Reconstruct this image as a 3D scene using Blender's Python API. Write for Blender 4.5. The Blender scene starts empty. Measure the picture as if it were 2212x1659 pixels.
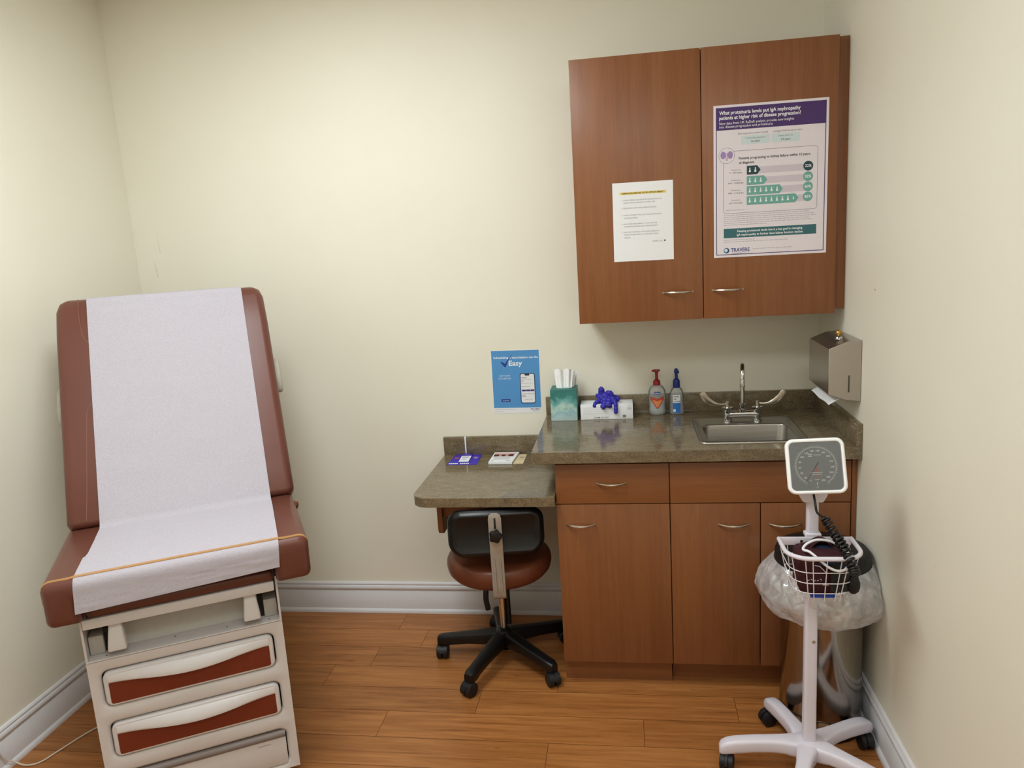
import bpy, bmesh, math, random
from mathutils import Vector, Matrix, noise
random.seed(7)
S = bpy.context.scene
COL = S.collection
PI = math.pi
R = math.radians

# ------------------------------------------------------------------ materials
def lin(c):
    return tuple((v/12.92 if v <= 0.04045 else ((v+0.055)/1.055)**2.4) for v in c)
def rgb(r, g, b):
    return lin((r/255, g/255, b/255)) + (1.0,)
def new_mat(name):
    m = bpy.data.materials.new(name); m.use_nodes = True
    nt = m.node_tree; b = nt.nodes['Principled BSDF']
    return m, nt, b
def N(nt, t, **kw):
    n = nt.nodes.new(t)
    for k, v in kw.items(): setattr(n, k, v)
    return n
def coords(nt, scale=(1, 1, 1), rot=(0, 0, 0)):
    tc = N(nt, 'ShaderNodeTexCoord'); mp = N(nt, 'ShaderNodeMapping')
    mp.inputs['Scale'].default_value = scale; mp.inputs['Rotation'].default_value = rot
    nt.links.new(tc.outputs['Object'], mp.inputs['Vector'])
    return mp.outputs['Vector']
def noise_n(nt, vec, scale, detail=4, rough=0.6, dist=0.0):
    n = N(nt, 'ShaderNodeTexNoise')
    n.inputs['Scale'].default_value = scale; n.inputs['Detail'].default_value = detail
    n.inputs['Roughness'].default_value = rough; n.inputs['Distortion'].default_value = dist
    nt.links.new(vec, n.inputs['Vector']); return n.outputs['Fac']
def ramp(nt, fac, stops):
    r = N(nt, 'ShaderNodeValToRGB'); e = r.color_ramp.elements
    while len(e) < len(stops): e.new(0.5)
    for el, (p, c) in zip(e, stops): el.position = p; el.color = c
    nt.links.new(fac, r.inputs['Fac']); return r.outputs['Color']
def bump(nt, b, fac, strength=0.1, dist=0.002):
    n = N(nt, 'ShaderNodeBump'); n.inputs['Strength'].default_value = strength
    n.inputs['Distance'].default_value = dist
    nt.links.new(fac, n.inputs['Height']); nt.links.new(n.outputs['Normal'], b.inputs['Normal'])
MATS = {}
def plain(name, col, rough=0.5, metal=0.0, spec=0.5, var=0.04, vscale=40, bmp=0.0, coat=0.0, trans=0.0, ior=1.45):
    """procedural material: base colour with a faint noise variation"""
    m, nt, b = new_mat(name)
    v = coords(nt); f = noise_n(nt, v, vscale)
    c0 = tuple(max(0, x*(1-var)) for x in col[:3]) + (1,)
    c1 = tuple(min(1, x*(1+var)) for x in col[:3]) + (1,)
    nt.links.new(ramp(nt, f, [(0.3, c0), (0.7, c1)]), b.inputs['Base Color'])
    b.inputs['Roughness'].default_value = rough; b.inputs['Metallic'].default_value = metal
    b.inputs['Specular IOR Level'].default_value = spec
    b.inputs['Coat Weight'].default_value = coat; b.inputs['Coat Roughness'].default_value = 0.05
    b.inputs['Transmission Weight'].default_value = trans; b.inputs['IOR'].default_value = ior
    if bmp: bump(nt, b, f, bmp, 0.001)
    MATS[name] = m; return m
def wood(name, axis, dark, mid, light, rough=0.36, gs=1.0, var=1.0):
    m, nt, b = new_mat(name)
    sc = {'z': (34*gs, 34*gs, 1.4*gs), 'x': (1.4*gs, 34*gs, 34*gs)}[axis]
    f1 = noise_n(nt, coords(nt, sc), 1.5, 7, 0.6, 0.25)
    sc2 = {'z': (220*gs, 220*gs, 11*gs), 'x': (11*gs, 220*gs, 220*gs)}[axis]
    f2 = noise_n(nt, coords(nt, sc2), 1.4, 3, 0.5)
    sc3 = {'z': (5.5, 5.5, 0.02), 'x': (0.02, 5.5, 5.5)}[axis]
    vo = N(nt, 'ShaderNodeTexVoronoi'); vo.inputs['Scale'].default_value = 1.0
    nt.links.new(coords(nt, sc3), vo.inputs['Vector'])
    sp = N(nt, 'ShaderNodeSeparateColor'); nt.links.new(vo.outputs['Color'], sp.inputs[0])
    def ma(x, k, add=None):
        n = N(nt, 'ShaderNodeMath', operation='MULTIPLY_ADD'); nt.links.new(x, n.inputs[0]); n.inputs[1].default_value = k
        if add is None: n.inputs[2].default_value = 0
        else: nt.links.new(add, n.inputs[2])
        return n.outputs[0]
    h = ma(f1, 0.56, ma(f2, 0.28, ma(sp.outputs[0], 0.16)))
    nt.links.new(ramp(nt, h, [(0.28, dark), (0.5, mid), (0.72, light)]), b.inputs['Base Color'])
    b.inputs['Roughness'].default_value = rough
    MATS[name] = m; return m

def build_materials():
    # painted walls
    m, nt, b = new_mat('wall_paint'); v = coords(nt)
    f = noise_n(nt, v, 1.3, 3); f2 = noise_n(nt, v, 260, 2)
    nt.links.new(ramp(nt, f, [(0.35, rgb(236, 231, 214)), (0.65, rgb(239, 235, 219))]), b.inputs['Base Color'])
    b.inputs['Roughness'].default_value = 0.55; b.inputs['Specular IOR Level'].default_value = 0.35
    bump(nt, b, f2, 0.08, 0.001); MATS['wall_paint'] = m
    plain('ceiling_paint', rgb(236, 233, 226), 0.9)
    plain('trim_white', rgb(222, 220, 222), 0.35, var=0.015)
    # floor planks
    m, nt, b = new_mat('floor_planks')
    at = N(nt, 'ShaderNodeAttribute', attribute_name='plank')
    off = N(nt, 'ShaderNodeVectorMath', operation='MULTIPLY_ADD')
    off.inputs[1].default_value = (9.0, 5.0, 3.0)
    tc = N(nt, 'ShaderNodeTexCoord')
    nt.links.new(at.outputs['Vector'], off.inputs[0]); nt.links.new(tc.outputs['Object'], off.inputs[2])
    mp = N(nt, 'ShaderNodeMapping'); mp.inputs['Scale'].default_value = (0.9, 15, 1)
    nt.links.new(off.outputs[0], mp.inputs['Vector'])
    f1 = noise_n(nt, mp.outputs['Vector'], 2.2, 9, 0.66, 0.6)
    mp2 = N(nt, 'ShaderNodeMapping'); mp2.inputs['Scale'].default_value = (5, 110, 1)
    nt.links.new(off.outputs[0], mp2.inputs['Vector'])
    f2 = noise_n(nt, mp2.outputs['Vector'], 1.3, 4, 0.6, 0.2)
    mp3 = N(nt, 'ShaderNodeMapping'); mp3.inputs['Scale'].default_value = (7, 26, 1)
    nt.links.new(off.outputs[0], mp3.inputs['Vector'])
    f3 = noise_n(nt, mp3.outputs['Vector'], 1.0, 2, 0.5, 0.3)
    a1 = N(nt, 'ShaderNodeMath', operation='MULTIPLY'); a1.inputs[1].default_value = 0.72
    a2 = N(nt, 'ShaderNodeMath', operation='MULTIPLY_ADD'); a2.inputs[1].default_value = 0.28
    nt.links.new(f1, a1.inputs[0]); nt.links.new(f2, a2.inputs[0]); nt.links.new(a1.outputs[0], a2.inputs[2])
    base = ramp(nt, a2.outputs[0], [(0.27, rgb(112, 64, 27)), (0.42, rgb(150, 94, 47)), (0.55, rgb(172, 112, 60)), (0.72, rgb(193, 134, 80))])
    knot = ramp(nt, f3, [(0.73, (1, 1, 1, 1)), (0.80, (0.42, 0.33, 0.28, 1))])
    mk = N(nt, 'ShaderNodeMix', data_type='RGBA', blend_type='MULTIPLY'); mk.inputs['Factor'].default_value = 0.8
    nt.links.new(base, mk.inputs['A']); nt.links.new(knot, mk.inputs['B'])
    sep = N(nt, 'ShaderNodeSeparateXYZ'); nt.links.new(at.outputs['Vector'], sep.inputs[0])
    hs = N(nt, 'ShaderNodeHueSaturation')
    mr = N(nt, 'ShaderNodeMapRange'); mr.inputs['To Min'].default_value = 0.90; mr.inputs['To Max'].default_value = 1.08
    nt.links.new(sep.outputs['X'], mr.inputs['Value']); nt.links.new(mr.outputs['Result'], hs.inputs['Value'])
    nt.links.new(mk.outputs['Result'], hs.inputs['Color']); nt.links.new(hs.outputs['Color'], b.inputs['Base Color'])
    b.inputs['Roughness'].default_value = 0.33; b.inputs['Specular IOR Level'].default_value = 0.4
    bump(nt, b, f2, 0.05, 0.001); MATS['floor_planks'] = m
    plain('plank_gap', rgb(70, 38, 16), 0.8)
    # cabinets
    wood('cherry_vertical', 'z', rgb(120, 71, 39), rgb(133, 82, 46), rgb(145, 93, 55))
    wood('cherry_horizontal', 'x', rgb(120, 71, 39), rgb(133, 82, 46), rgb(145, 93, 55))
    plain('cabinet_inside', rgb(58, 30, 20), 0.7)
    # laminate countertop
    m, nt, b = new_mat('stone_laminate'); v = coords(nt, (1, 1, 1.3))
    f = noise_n(nt, coords(nt, (0.7, 1.6, 1.3)), 30, 6, 0.65, 0.4); g = noise_n(nt, coords(nt, (0.8, 1.3, 1)), 210, 5, 0.75)
    ml = N(nt, 'ShaderNodeMath', operation='MULTIPLY_ADD'); ml.inputs[1].default_value = 0.64
    hf = N(nt, 'ShaderNodeMath', operation='MULTIPLY'); hf.inputs[1].default_value = 0.36
    nt.links.new(f, hf.inputs[0]); nt.links.new(g, ml.inputs[0]); nt.links.new(hf.outputs[0], ml.inputs[2])
    nt.links.new(ramp(nt, ml.outputs[0], [(0.34, rgb(74, 62, 46)), (0.46, rgb(108, 94, 72)), (0.54, rgb(122, 108, 84)), (0.66, rgb(146, 132, 107))]), b.inputs['Base Color'])
    b.inputs['Roughness'].default_value = 0.11; b.inputs['Specular IOR Level'].default_value = 0.6
    MATS['stone_laminate'] = m
    # metals
    m, nt, b = new_mat('brushed_steel'); v = coords(nt, (3, 160, 160)); f = noise_n(nt, v, 2, 4)
    nt.links.new(ramp(nt, f, [(0.3, rgb(150, 147, 142)), (0.7, rgb(172, 169, 164))]), b.inputs['Base Color'])
    b.inputs['Metallic'].default_value = 1; b.inputs['Roughness'].default_value = 0.3; MATS['brushed_steel'] = m
    plain('chrome', rgb(205, 205, 205), 0.09, 1.0, var=0.01)
    plain('satin_nickel', rgb(196, 186, 172), 0.28, 1.0, var=0.02)
    m, nt, b = new_mat('steel_can'); v = coords(nt, (160, 160, 2)); f = noise_n(nt, v, 2, 3)
    nt.links.new(ramp(nt, f, [(0.3, rgb(150, 142, 132)), (0.7, rgb(164, 156, 146))]), b.inputs['Base Color'])
    b.inputs['Metallic'].default_value = 1; b.inputs['Roughness'].default_value = 0.13; MATS['steel_can'] = m
    plain('dispenser_steel', rgb(182, 175, 168), 0.27, 0.95, var=0.02)
    plain('brass', rgb(190, 155, 90), 0.3, 1.0)
    plain('worn_chrome', rgb(172, 166, 158), 0.27, 0.3, var=0.08, vscale=30)
    # vinyl
    plain('vinyl_brown', rgb(103, 59, 47), 0.36, var=0.03, vscale=9, bmp=0.03)
    plain('vinyl_stitch', rgb(142, 92, 78), 0.5)
    plain('vinyl_seat_brown', rgb(108, 57, 37), 0.36, var=0.04, vscale=12)
    plain('drawer_insert', rgb(116, 45, 22), 0.5, var=0.03)
    plain('table_cream', rgb(213, 208, 207), 0.33, var=0.015)
    plain('table_grey', rgb(128, 117, 112), 0.45)
    plain('compartment_grey', rgb(180, 174, 166), 0.5)
    plain('knob_beige', rgb(176, 170, 155), 0.5)
    plain('gasket_black', rgb(14, 14, 16), 0.6)
    # paper
    m, nt, b = new_mat('crepe_paper'); v = coords(nt); f = noise_n(nt, v, 430, 4, 0.7); f2 = noise_n(nt, v, 5, 3)
    nt.links.new(ramp(nt, f, [(0.3, rgb(166, 159, 168)), (0.7, rgb(198, 192, 200))]), b.inputs['Base Color'])
    b.inputs['Roughness'].default_value = 0.85; bump(nt, b, f2, 0.25, 0.006); MATS['crepe_paper'] = m
    plain('paper_white', rgb(236, 236, 238), 0.8, var=0.01)
    plain('poster_white', rgb(228, 220, 226), 0.45, var=0.01)
    plain('tissue_white', rgb(250, 249, 248), 0.9)
    for n, c in dict(ink_black=(40, 40, 44), ink_grey=(120, 118, 124), ink_light=(176, 170, 178), highlight=(232, 206, 96),
                     ink_purple=(72, 44, 104), ink_lilac=(160, 134, 184), pale_mint=(204, 218, 220), bar_grey=(206, 196, 206),
                     ink_navy_teal=(36, 66, 74), ink_teal=(112, 168, 158), banner_teal=(52, 102, 108), ink_white=(240, 240, 242),
                     logo_blue=(40, 60, 130), logo_teal=(40, 130, 150), poster_blue=(84, 150, 208), tick_blue=(34, 58, 140),
                     phone_navy=(46, 62, 100), phone_purple=(76, 62, 128), ink_olive=(190, 186, 150), flyer_purple=(66, 52, 176),
                     flyer_red=(170, 80, 110), photo_dark=(70, 44, 42), photo_skin=(206, 150, 130), photo_pink=(238, 200, 200),
                     cream_card=(226, 206, 168), heart_red=(206, 78, 58), heart_orange=(232, 150, 92), label_blue=(48, 116, 196),
                     brand_navy=(30, 70, 160), label_white=(238, 240, 242), tape_tan=(204, 150, 88)).items():
        plain(n, rgb(*c), 0.55, var=0.01)
    # tissue box print
    m, nt, b = new_mat('tissue_box_print'); v = coords(nt)
    f = noise_n(nt, v, 34, 3, 0.5, 0.3); sp = N(nt, 'ShaderNodeSeparateXYZ'); nt.links.new(v, sp.inputs[0])
    ma = N(nt, 'ShaderNodeMath', operation='MULTIPLY_ADD'); ma.inputs[1].default_value = 0.45
    mz = N(nt, 'ShaderNodeMath', operation='MULTIPLY'); mz.inputs[1].default_value = 5.2
    nt.links.new(sp.outputs['Z'], mz.inputs[0]); nt.links.new(f, ma.inputs[0]); nt.links.new(mz.outputs[0], ma.inputs[2])
    nt.links.new(ramp(nt, ma.outputs[0], [(0.28, rgb(188, 214, 216)), (0.42, rgb(150, 196, 204)), (0.5, rgb(190, 216, 206)), (0.6, rgb(116, 178, 176)), (0.72, rgb(48, 122, 116)), (0.9, rgb(32, 104, 98))]), b.inputs['Base Color'])
    b.inputs['Roughness'].default_value = 0.45; MATS['tissue_box_print'] = m
    plain('tissue_box_top', rgb(112, 160, 154), 0.5)
    plain('glove_blue', rgb(52, 46, 168), 0.5, var=0.06)
    plain('pump_red', rgb(150, 22, 28), 0.35)
    plain('pump_blue', rgb(22, 44, 124), 0.35)
    plain('soap_liquid', rgb(196, 206, 206), 0.25, var=0.02)
    plain('black_plastic', rgb(12, 12, 14), 0.38)
    plain('black_rubber', rgb(22, 22, 25), 0.5)
    plain('shell_black', rgb(11, 11, 13), 0.33)
    plain('lid_black', rgb(15, 14, 15), 0.55)
    plain('stand_white', rgb(222, 216, 226), 0.3, var=0.01)
    plain('gauge_white', rgb(253, 253, 255), 0.35, var=0.01)
    plain('dial_grey', rgb(118, 121, 126), 0.5, var=0.03)
    plain('dial_ring', rgb(178, 180, 180), 0.5)
    plain('dial_mark', rgb(232, 232, 232), 0.5)
    plain('dial_red', rgb(176, 84, 74), 0.5)
    plain('wire_white', rgb(226, 218, 220), 0.35)
    plain('cuff_maroon', rgb(58, 14, 24), 0.8, var=0.12, vscale=60)
    plain('cuff_navy', rgb(30, 40, 64), 0.8)
    plain('cuff_blue', rgb(30, 60, 160), 0.7)
    plain('print_white', rgb(205, 195, 195), 0.7)
    plain('tube_white', rgb(232, 232, 236), 0.35)
    plain('cord_white', rgb(214, 204, 190), 0.5)
    plain('slot_dark', rgb(70, 66, 62), 0.5)
    plain('scuff', rgb(219, 207, 182), 0.8); plain('scuff_dark', rgb(120, 100, 80), 0.8)
    # gauge glass: clear pane with a reflective face
    m, nt, b = new_mat('gauge_glass'); nt.nodes.remove(b)
    t = N(nt, 'ShaderNodeBsdfTransparent'); g = N(nt, 'ShaderNodeBsdfGlossy'); g.inputs['Roughness'].default_value = 0.06
    fr = N(nt, 'ShaderNodeFresnel'); fr.inputs['IOR'].default_value = 1.6
    mx = N(nt, 'ShaderNodeMixShader'); o = nt.nodes['Material Output']
    nt.links.new(fr.outputs[0], mx.inputs[0]); nt.links.new(t.outputs[0], mx.inputs[1]); nt.links.new(g.outputs[0], mx.inputs[2])
    nt.links.new(mx.outputs[0], o.inputs[0]); MATS['gauge_glass'] = m
    m, nt, b = new_mat('clear_plastic'); nt.nodes.remove(b)
    t = N(nt, 'ShaderNodeBsdfTransparent'); t.inputs[0].default_value = (0.97, 0.98, 0.98, 1)
    g = N(nt, 'ShaderNodeBsdfGlossy'); g.inputs['Roughness'].default_value = 0.08
    d = N(nt, 'ShaderNodeBsdfDiffuse'); d.inputs[0].default_value = (0.85, 0.87, 0.88, 1)
    fr = N(nt, 'ShaderNodeFresnel'); fr.inputs['IOR'].default_value = 1.4
    m0 = N(nt, 'ShaderNodeMixShader'); m0.inputs[0].default_value = 0.24
    mx = N(nt, 'ShaderNodeMixShader'); o = nt.nodes['Material Output']
    nt.links.new(t.outputs[0], m0.inputs[1]); nt.links.new(d.outputs[0], m0.inputs[2])
    nt.links.new(fr.outputs[0], mx.inputs[0]); nt.links.new(m0.outputs[0], mx.inputs[1]); nt.links.new(g.outputs[0], mx.inputs[2])
    nt.links.new(mx.outputs[0], o.inputs[0]); MATS['clear_plastic'] = m
    # thin translucent film (bin liner, strap)
    def film(name, col, alpha, vary=0.16, crinkle=0.0, gloss=0.1):
        m, nt, b = new_mat(name); nt.nodes.remove(b)
        t = N(nt, 'ShaderNodeBsdfTransparent'); d = N(nt, 'ShaderNodeBsdfDiffuse'); d.inputs[0].default_value = col
        tl = N(nt, 'ShaderNodeBsdfTranslucent'); tl.inputs[0].default_value = col
        g = N(nt, 'ShaderNodeBsdfGlossy'); g.inputs['Roughness'].default_value = 0.22
        f = noise_n(nt, coords(nt), 18, 4, 0.6, 1.2)
        a = N(nt, 'ShaderNodeMapRange'); a.inputs['From Min'].default_value = 0.3; a.inputs['From Max'].default_value = 0.7
        a.inputs['To Min'].default_value = alpha-vary; a.inputs['To Max'].default_value = min(1, alpha+vary)
        nt.links.new(f, a.inputs['Value'])
        if crinkle:
            vo = N(nt, 'ShaderNodeTexVoronoi', feature='DISTANCE_TO_EDGE'); vo.inputs['Scale'].default_value = 17
            nt.links.new(coords(nt, (1, 1, 0.7), (0.3, 0.5, 0.2)), vo.inputs['Vector'])
            bp = N(nt, 'ShaderNodeBump'); bp.inputs['Strength'].default_value = crinkle; bp.inputs['Distance'].default_value = 0.02
            nt.links.new(vo.outputs['Distance'], bp.inputs['Height'])
            for sh in (d, tl, g): nt.links.new(bp.outputs['Normal'], sh.inputs['Normal'])
        m1 = N(nt, 'ShaderNodeMixShader'); m1.inputs[0].default_value = 0.38
        m2 = N(nt, 'ShaderNodeMixShader'); m2.inputs[0].default_value = gloss
        m3 = N(nt, 'ShaderNodeMixShader'); o = nt.nodes['Material Output']
        nt.links.new(d.outputs[0], m1.inputs[1]); nt.links.new(tl.outputs[0], m1.inputs[2])
        nt.links.new(m1.outputs[0], m2.inputs[1]); nt.links.new(g.outputs[0], m2.inputs[2])
        nt.links.new(a.outputs['Result'], m3.inputs[0]); nt.links.new(t.outputs[0], m3.inputs[1]); nt.links.new(m2.outputs[0], m3.inputs[2])
        nt.links.new(m3.outputs[0], o.inputs[0]); MATS[name] = m
    film('strap_film', rgb(226, 176, 108), 0.55, 0.05)
    film('liner_film', (0.985, 0.975, 0.995, 1), 0.7, 0.2, 0.85, 0.27)
    # lamp diffuser
    m, nt, b = new_mat('lamp_diffuser'); b.inputs['Base Color'].default_value = (1, 1, 1, 1)
    b.inputs['Emission Color'].default_value = (0.89, 0.96, 0.99, 1); b.inputs['Emission Strength'].default_value = 4.0
    MATS['lamp_diffuser'] = m
build_materials()

# ------------------------------------------------------------------ objects
def tag(o, label=None, cat=None, group=None, kind=None):
    if label: o['label'] = label
    if cat: o['category'] = cat
    if group: o['group'] = group
    if kind: o['kind'] = kind
    return o
def thing(name, label, cat, loc=(0, 0, 0), rz=0, group=None):
    o = bpy.data.objects.new(name, None); COL.objects.link(o)
    o.empty_display_size = 0.05; o.location = loc; o.rotation_euler = (0, 0, rz)
    return tag(o, label, cat, group)
def rrect(w, h, r, n=5, cx=0, cy=0):
    pts = []
    r = min(r, w/2-1e-5, h/2-1e-5)
    for sx, sy, a0 in ((1, 1, 0), (-1, 1, 90), (-1, -1, 180), (1, -1, 270)):
        for k in range(n+1):
            a = R(a0 + 90*k/n)
            pts.append((cx + sx*(w/2-r) + r*math.cos(a), cy + sy*(h/2-r) + r*math.sin(a)))
    return pts
class M:
    """collects shapes; build() links them as ONE mesh object"""
    def __init__(s, tf=None):
        s.bm = bmesh.new(); s.mats = []; s.tf = tf or Matrix.Identity(4)
    def mi(s, mat):
        if mat is None: return 0
        if mat not in s.mats: s.mats.append(mat)
        return s.mats.index(mat)
    def v(s, p): return s.bm.verts.new(s.tf @ Vector(p))
    def face(s, vs, mi=0):
        try:
            f = s.bm.faces.new(vs); f.material_index = mi; f.smooth = True; return f
        except ValueError: return None
    def poly(s, pts, mat=None):
        return s.face([s.v(p) for p in pts], s.mi(mat))
    def box(s, lo, hi, mat=None, bevel=0.0, seg=2):
        mi = s.mi(mat); x0, y0, z0 = lo; x1, y1, z1 = hi
        vs = [s.v(p) for p in ((x0,y0,z0),(x1,y0,z0),(x1,y1,z0),(x0,y1,z0),(x0,y0,z1),(x1,y0,z1),(x1,y1,z1),(x0,y1,z1))]
        fs = [s.face([vs[i] for i in q], mi) for q in ((0,3,2,1),(4,5,6,7),(0,1,5,4),(1,2,6,5),(2,3,7,6),(3,0,4,7))]
        if bevel > 0:
            es = set(e for f in fs for e in f.edges)
            r = bmesh.ops.bevel(s.bm, geom=list(es), offset=bevel, segments=seg, profile=0.5, affect='EDGES')
            for f in r['faces']: f.material_index = mi; f.smooth = True
        return s
    def loft(s, rings, mat=None, closed=True, cap0=True, cap1=True, loop=False):
        mi = s.mi(mat); rv = [[s.v(p) for p in r] for r in rings]; n = len(rv[0])
        idx = range(len(rv)) if loop else range(len(rv)-1)
        for i in idx:
            a, b = rv[i], rv[(i+1) % len(rv)]
            for k in range(n if closed else n-1):
                s.face([a[k], a[(k+1) % n], b[(k+1) % n], b[k]], mi)
        if closed and not loop:
            if cap0: s.face(list(reversed(rv[0])), mi)
            if cap1: s.face(rv[-1], mi)
        return s
    def prism(s, pts2, y0, y1, mat=None, plane='xz', edge=0.0):
        """outline extruded; plane xz extrudes along y, xy along z, yz along x"""
        def P(p, t):
            return {'xz': (p[0], t, p[1]), 'xy': (p[0], p[1], t), 'yz': (t, p[0], p[1])}[plane]
        return s.loft([[P(p, y0) for p in pts2], [P(p, y1) for p in pts2]], mat)
    def tube(s, pts, r, mat=None, seg=10, closed=False, flat=None, cap=True):
        pts = [Vector(p) for p in pts]; n = len(pts); rings = []; up = None
        for i, p in enumerate(pts):
            if closed: t = pts[(i+1) % n] - pts[i-1]
            else: t = pts[min(i+1, n-1)] - pts[max(i-1, 0)]
            t.normalize()
            if up is None:
                up = Vector((0, 0, 1)) if abs(t.z) < 0.9 else Vector((1, 0, 0))
            u = (up - t*up.dot(t)); u.normalize(); w = t.cross(u); up = u
            rr = r[i] if isinstance(r, (list, tuple)) else r
            fl = flat or (1, 1)
            rings.append([p + u*(rr*fl[0]*math.cos(2*PI*k/seg)) + w*(rr*fl[1]*math.sin(2*PI*k/seg)) for k in range(seg)])
        return s.loft(rings, mat, loop=closed, cap0=cap, cap1=cap)
    def cyl(s, p0, p1, r0, r1=None, mat=None, seg=24):
        return s.tube([p0, p1], [r0, r0 if r1 is None else r1], mat, seg)
    def lathe(s, prof, c=(0, 0, 0), mat=None, seg=32, sx=1, sy=1, cap0=True, cap1=True):
        rings = [[(c[0]+sx*r*math.cos(2*PI*k/seg), c[1]+sy*r*math.sin(2*PI*k/seg), c[2]+z) for k in range(seg)] for r, z in prof]
        return s.loft(rings, mat, cap0=cap0, cap1=cap1)
    def grid(s, fn, nu, nv, mat=None, closed_u=False):
        mi = s.mi(mat)
        vs = [[s.v(fn(i/nu, j/nv)) for j in range(nv+1)] for i in range(nu if closed_u else nu+1)]
        for i in range(nu):
            a, b = vs[i], vs[(i+1) % len(vs)]
            for j in range(nv): s.face([a[j], b[j], b[j+1], a[j+1]], mi)
        return s
    def text(s, txt, size, at, mat, align='LEFT', place=None, bold=0.0, stretch=1.0):
        """lettering as flat faces; at=(u,v); place maps (u,v)->3D"""
        mi = s.mi(mat)
        for vs, fs in [text_geo(txt, bold)]:
            xs = [p[0] for p in vs]; w = (max(xs)-min(xs)) if xs else 0
            ox = {'LEFT': 0, 'CENTER': -w/2, 'RIGHT': -w}[align]; x0 = min(xs) if xs else 0
            bv = [s.v(place(at[0]+(p[0]-x0+ox)*size*stretch, at[1]+p[1]*size)) for p in vs]
            for f in fs: s.face([bv[k] for k in f], mi)
        return s
    def build(s, name, mat=None, parent=None, smooth=35, loc=None, bevel=None, sub=0, recalc=True, kind=None):
        if recalc: bmesh.ops.recalc_face_normals(s.bm, faces=s.bm.faces[:])
        me = bpy.data.meshes.new(name); s.bm.to_mesh(me); s.bm.free()
        if s.mats:
            for m in s.mats: me.materials.append(MATS[m])
        else: me.materials.append(MATS[mat])
        try: me.set_sharp_from_angle(angle=R(smooth))
        except Exception: pass
        o = bpy.data.objects.new(name, me); COL.objects.link(o)
        if parent: o.parent = parent
        if loc: o.location = loc
        if bevel:
            b = o.modifiers.new('bevel', 'BEVEL'); b.width = bevel; b.segments = 2; b.limit_method = 'ANGLE'; b.angle_limit = R(40)
            b.harden_normals = True
        if sub:
            u = o.modifiers.new('sub', 'SUBSURF'); u.levels = sub; u.render_levels = sub
        if kind: o['kind'] = kind
        return o
TXT = {}
def text_geo(txt, bold=0.0):
    k = (txt, bold)
    if k in TXT: return TXT[k]
    cu = bpy.data.curves.new('lettering', 'FONT'); cu.body = txt; cu.size = 1.0; cu.offset = bold; cu.resolution_u = 2
    o = bpy.data.objects.new('lettering', cu); COL.objects.link(o)
    dg = bpy.context.evaluated_depsgraph_get(); dg.update(); e = o.evaluated_get(dg); me = e.to_mesh()
    res = ([(v.co.x, v.co.y) for v in me.vertices], [tuple(p.vertices) for p in me.polygons])
    e.to_mesh_clear(); bpy.data.objects.remove(o); bpy.data.curves.remove(cu)
    TXT[k] = res; return res
def dup(o, parent=None):
    c = o.copy(); COL.objects.link(c); c.parent = parent
    for ch in [x for x in bpy.data.objects if x.parent == o]: dup(ch, c)
    return c
def smoothpath(pts, n=8):
    """Catmull-Rom through pts"""
    P = [Vector(p) for p in pts]; out = []
    for i in range(len(P)-1):
        a, b, c, d = P[max(i-1, 0)], P[i], P[i+1], P[min(i+2, len(P)-1)]
        for k in range(n):
            t = k/n
            out.append(0.5*((2*b)+(c-a)*t+(2*a-5*b+4*c-d)*t*t+(3*b-a-3*c+d)*t**3))
    out.append(P[-1]); return out

# ------------------------------------------------------------------ room
W, YB, ZC = 2.8665, -3.75, 2.76
m = M(); m.box((-0.12, 0, -0.05), (W+0.12, 0.12, ZC), 'wall_paint')
for x0, z0, x1, z1, wd in ((0.110, 1.775, 0.116, 1.680, 0.0011), (0.0815, 1.645, 0.0885, 1.580, 0.0022)):   # faint scuffs
    m.poly([(x0-wd*0.3, -0.0003, z0), (x0+wd*0.3, -0.0003, z0), (x1+wd, -0.0003, z1), (x1-wd, -0.0003, z1)], 'scuff')
m.build('wall_back', None, kind='structure', recalc=False)
m = M(); m.box((-0.12, YB, -0.05), (0, 0, ZC)); m.build('wall_left', 'wall_paint', kind='structure')
m = M(); m.box((W, YB, -0.05), (W+0.12, 0, ZC), 'wall_paint')
for y, z, r_, mt in ((-0.657, 1.431, 0.0022, 'scuff_dark'), (-1.184, 0.772, 0.0025, 'trim_white')):
    m.poly([(W-0.0003, y+r_*math.cos(2*PI*k/10), z+1.3*r_*math.sin(2*PI*k/10)) for k in range(10)], mt)
m.build('wall_right', None, kind='structure', recalc=False)
m = M(); m.box((-0.12, YB-0.12, -0.05), (W+0.12, YB, ZC)); m.build('wall_front', 'wall_paint', kind='structure')
m = M(); m.box((-0.12, YB-0.12, ZC), (W+0.12, 0.12, ZC+0.1)); m.build('ceiling', 'ceiling_paint', kind='structure')
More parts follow.
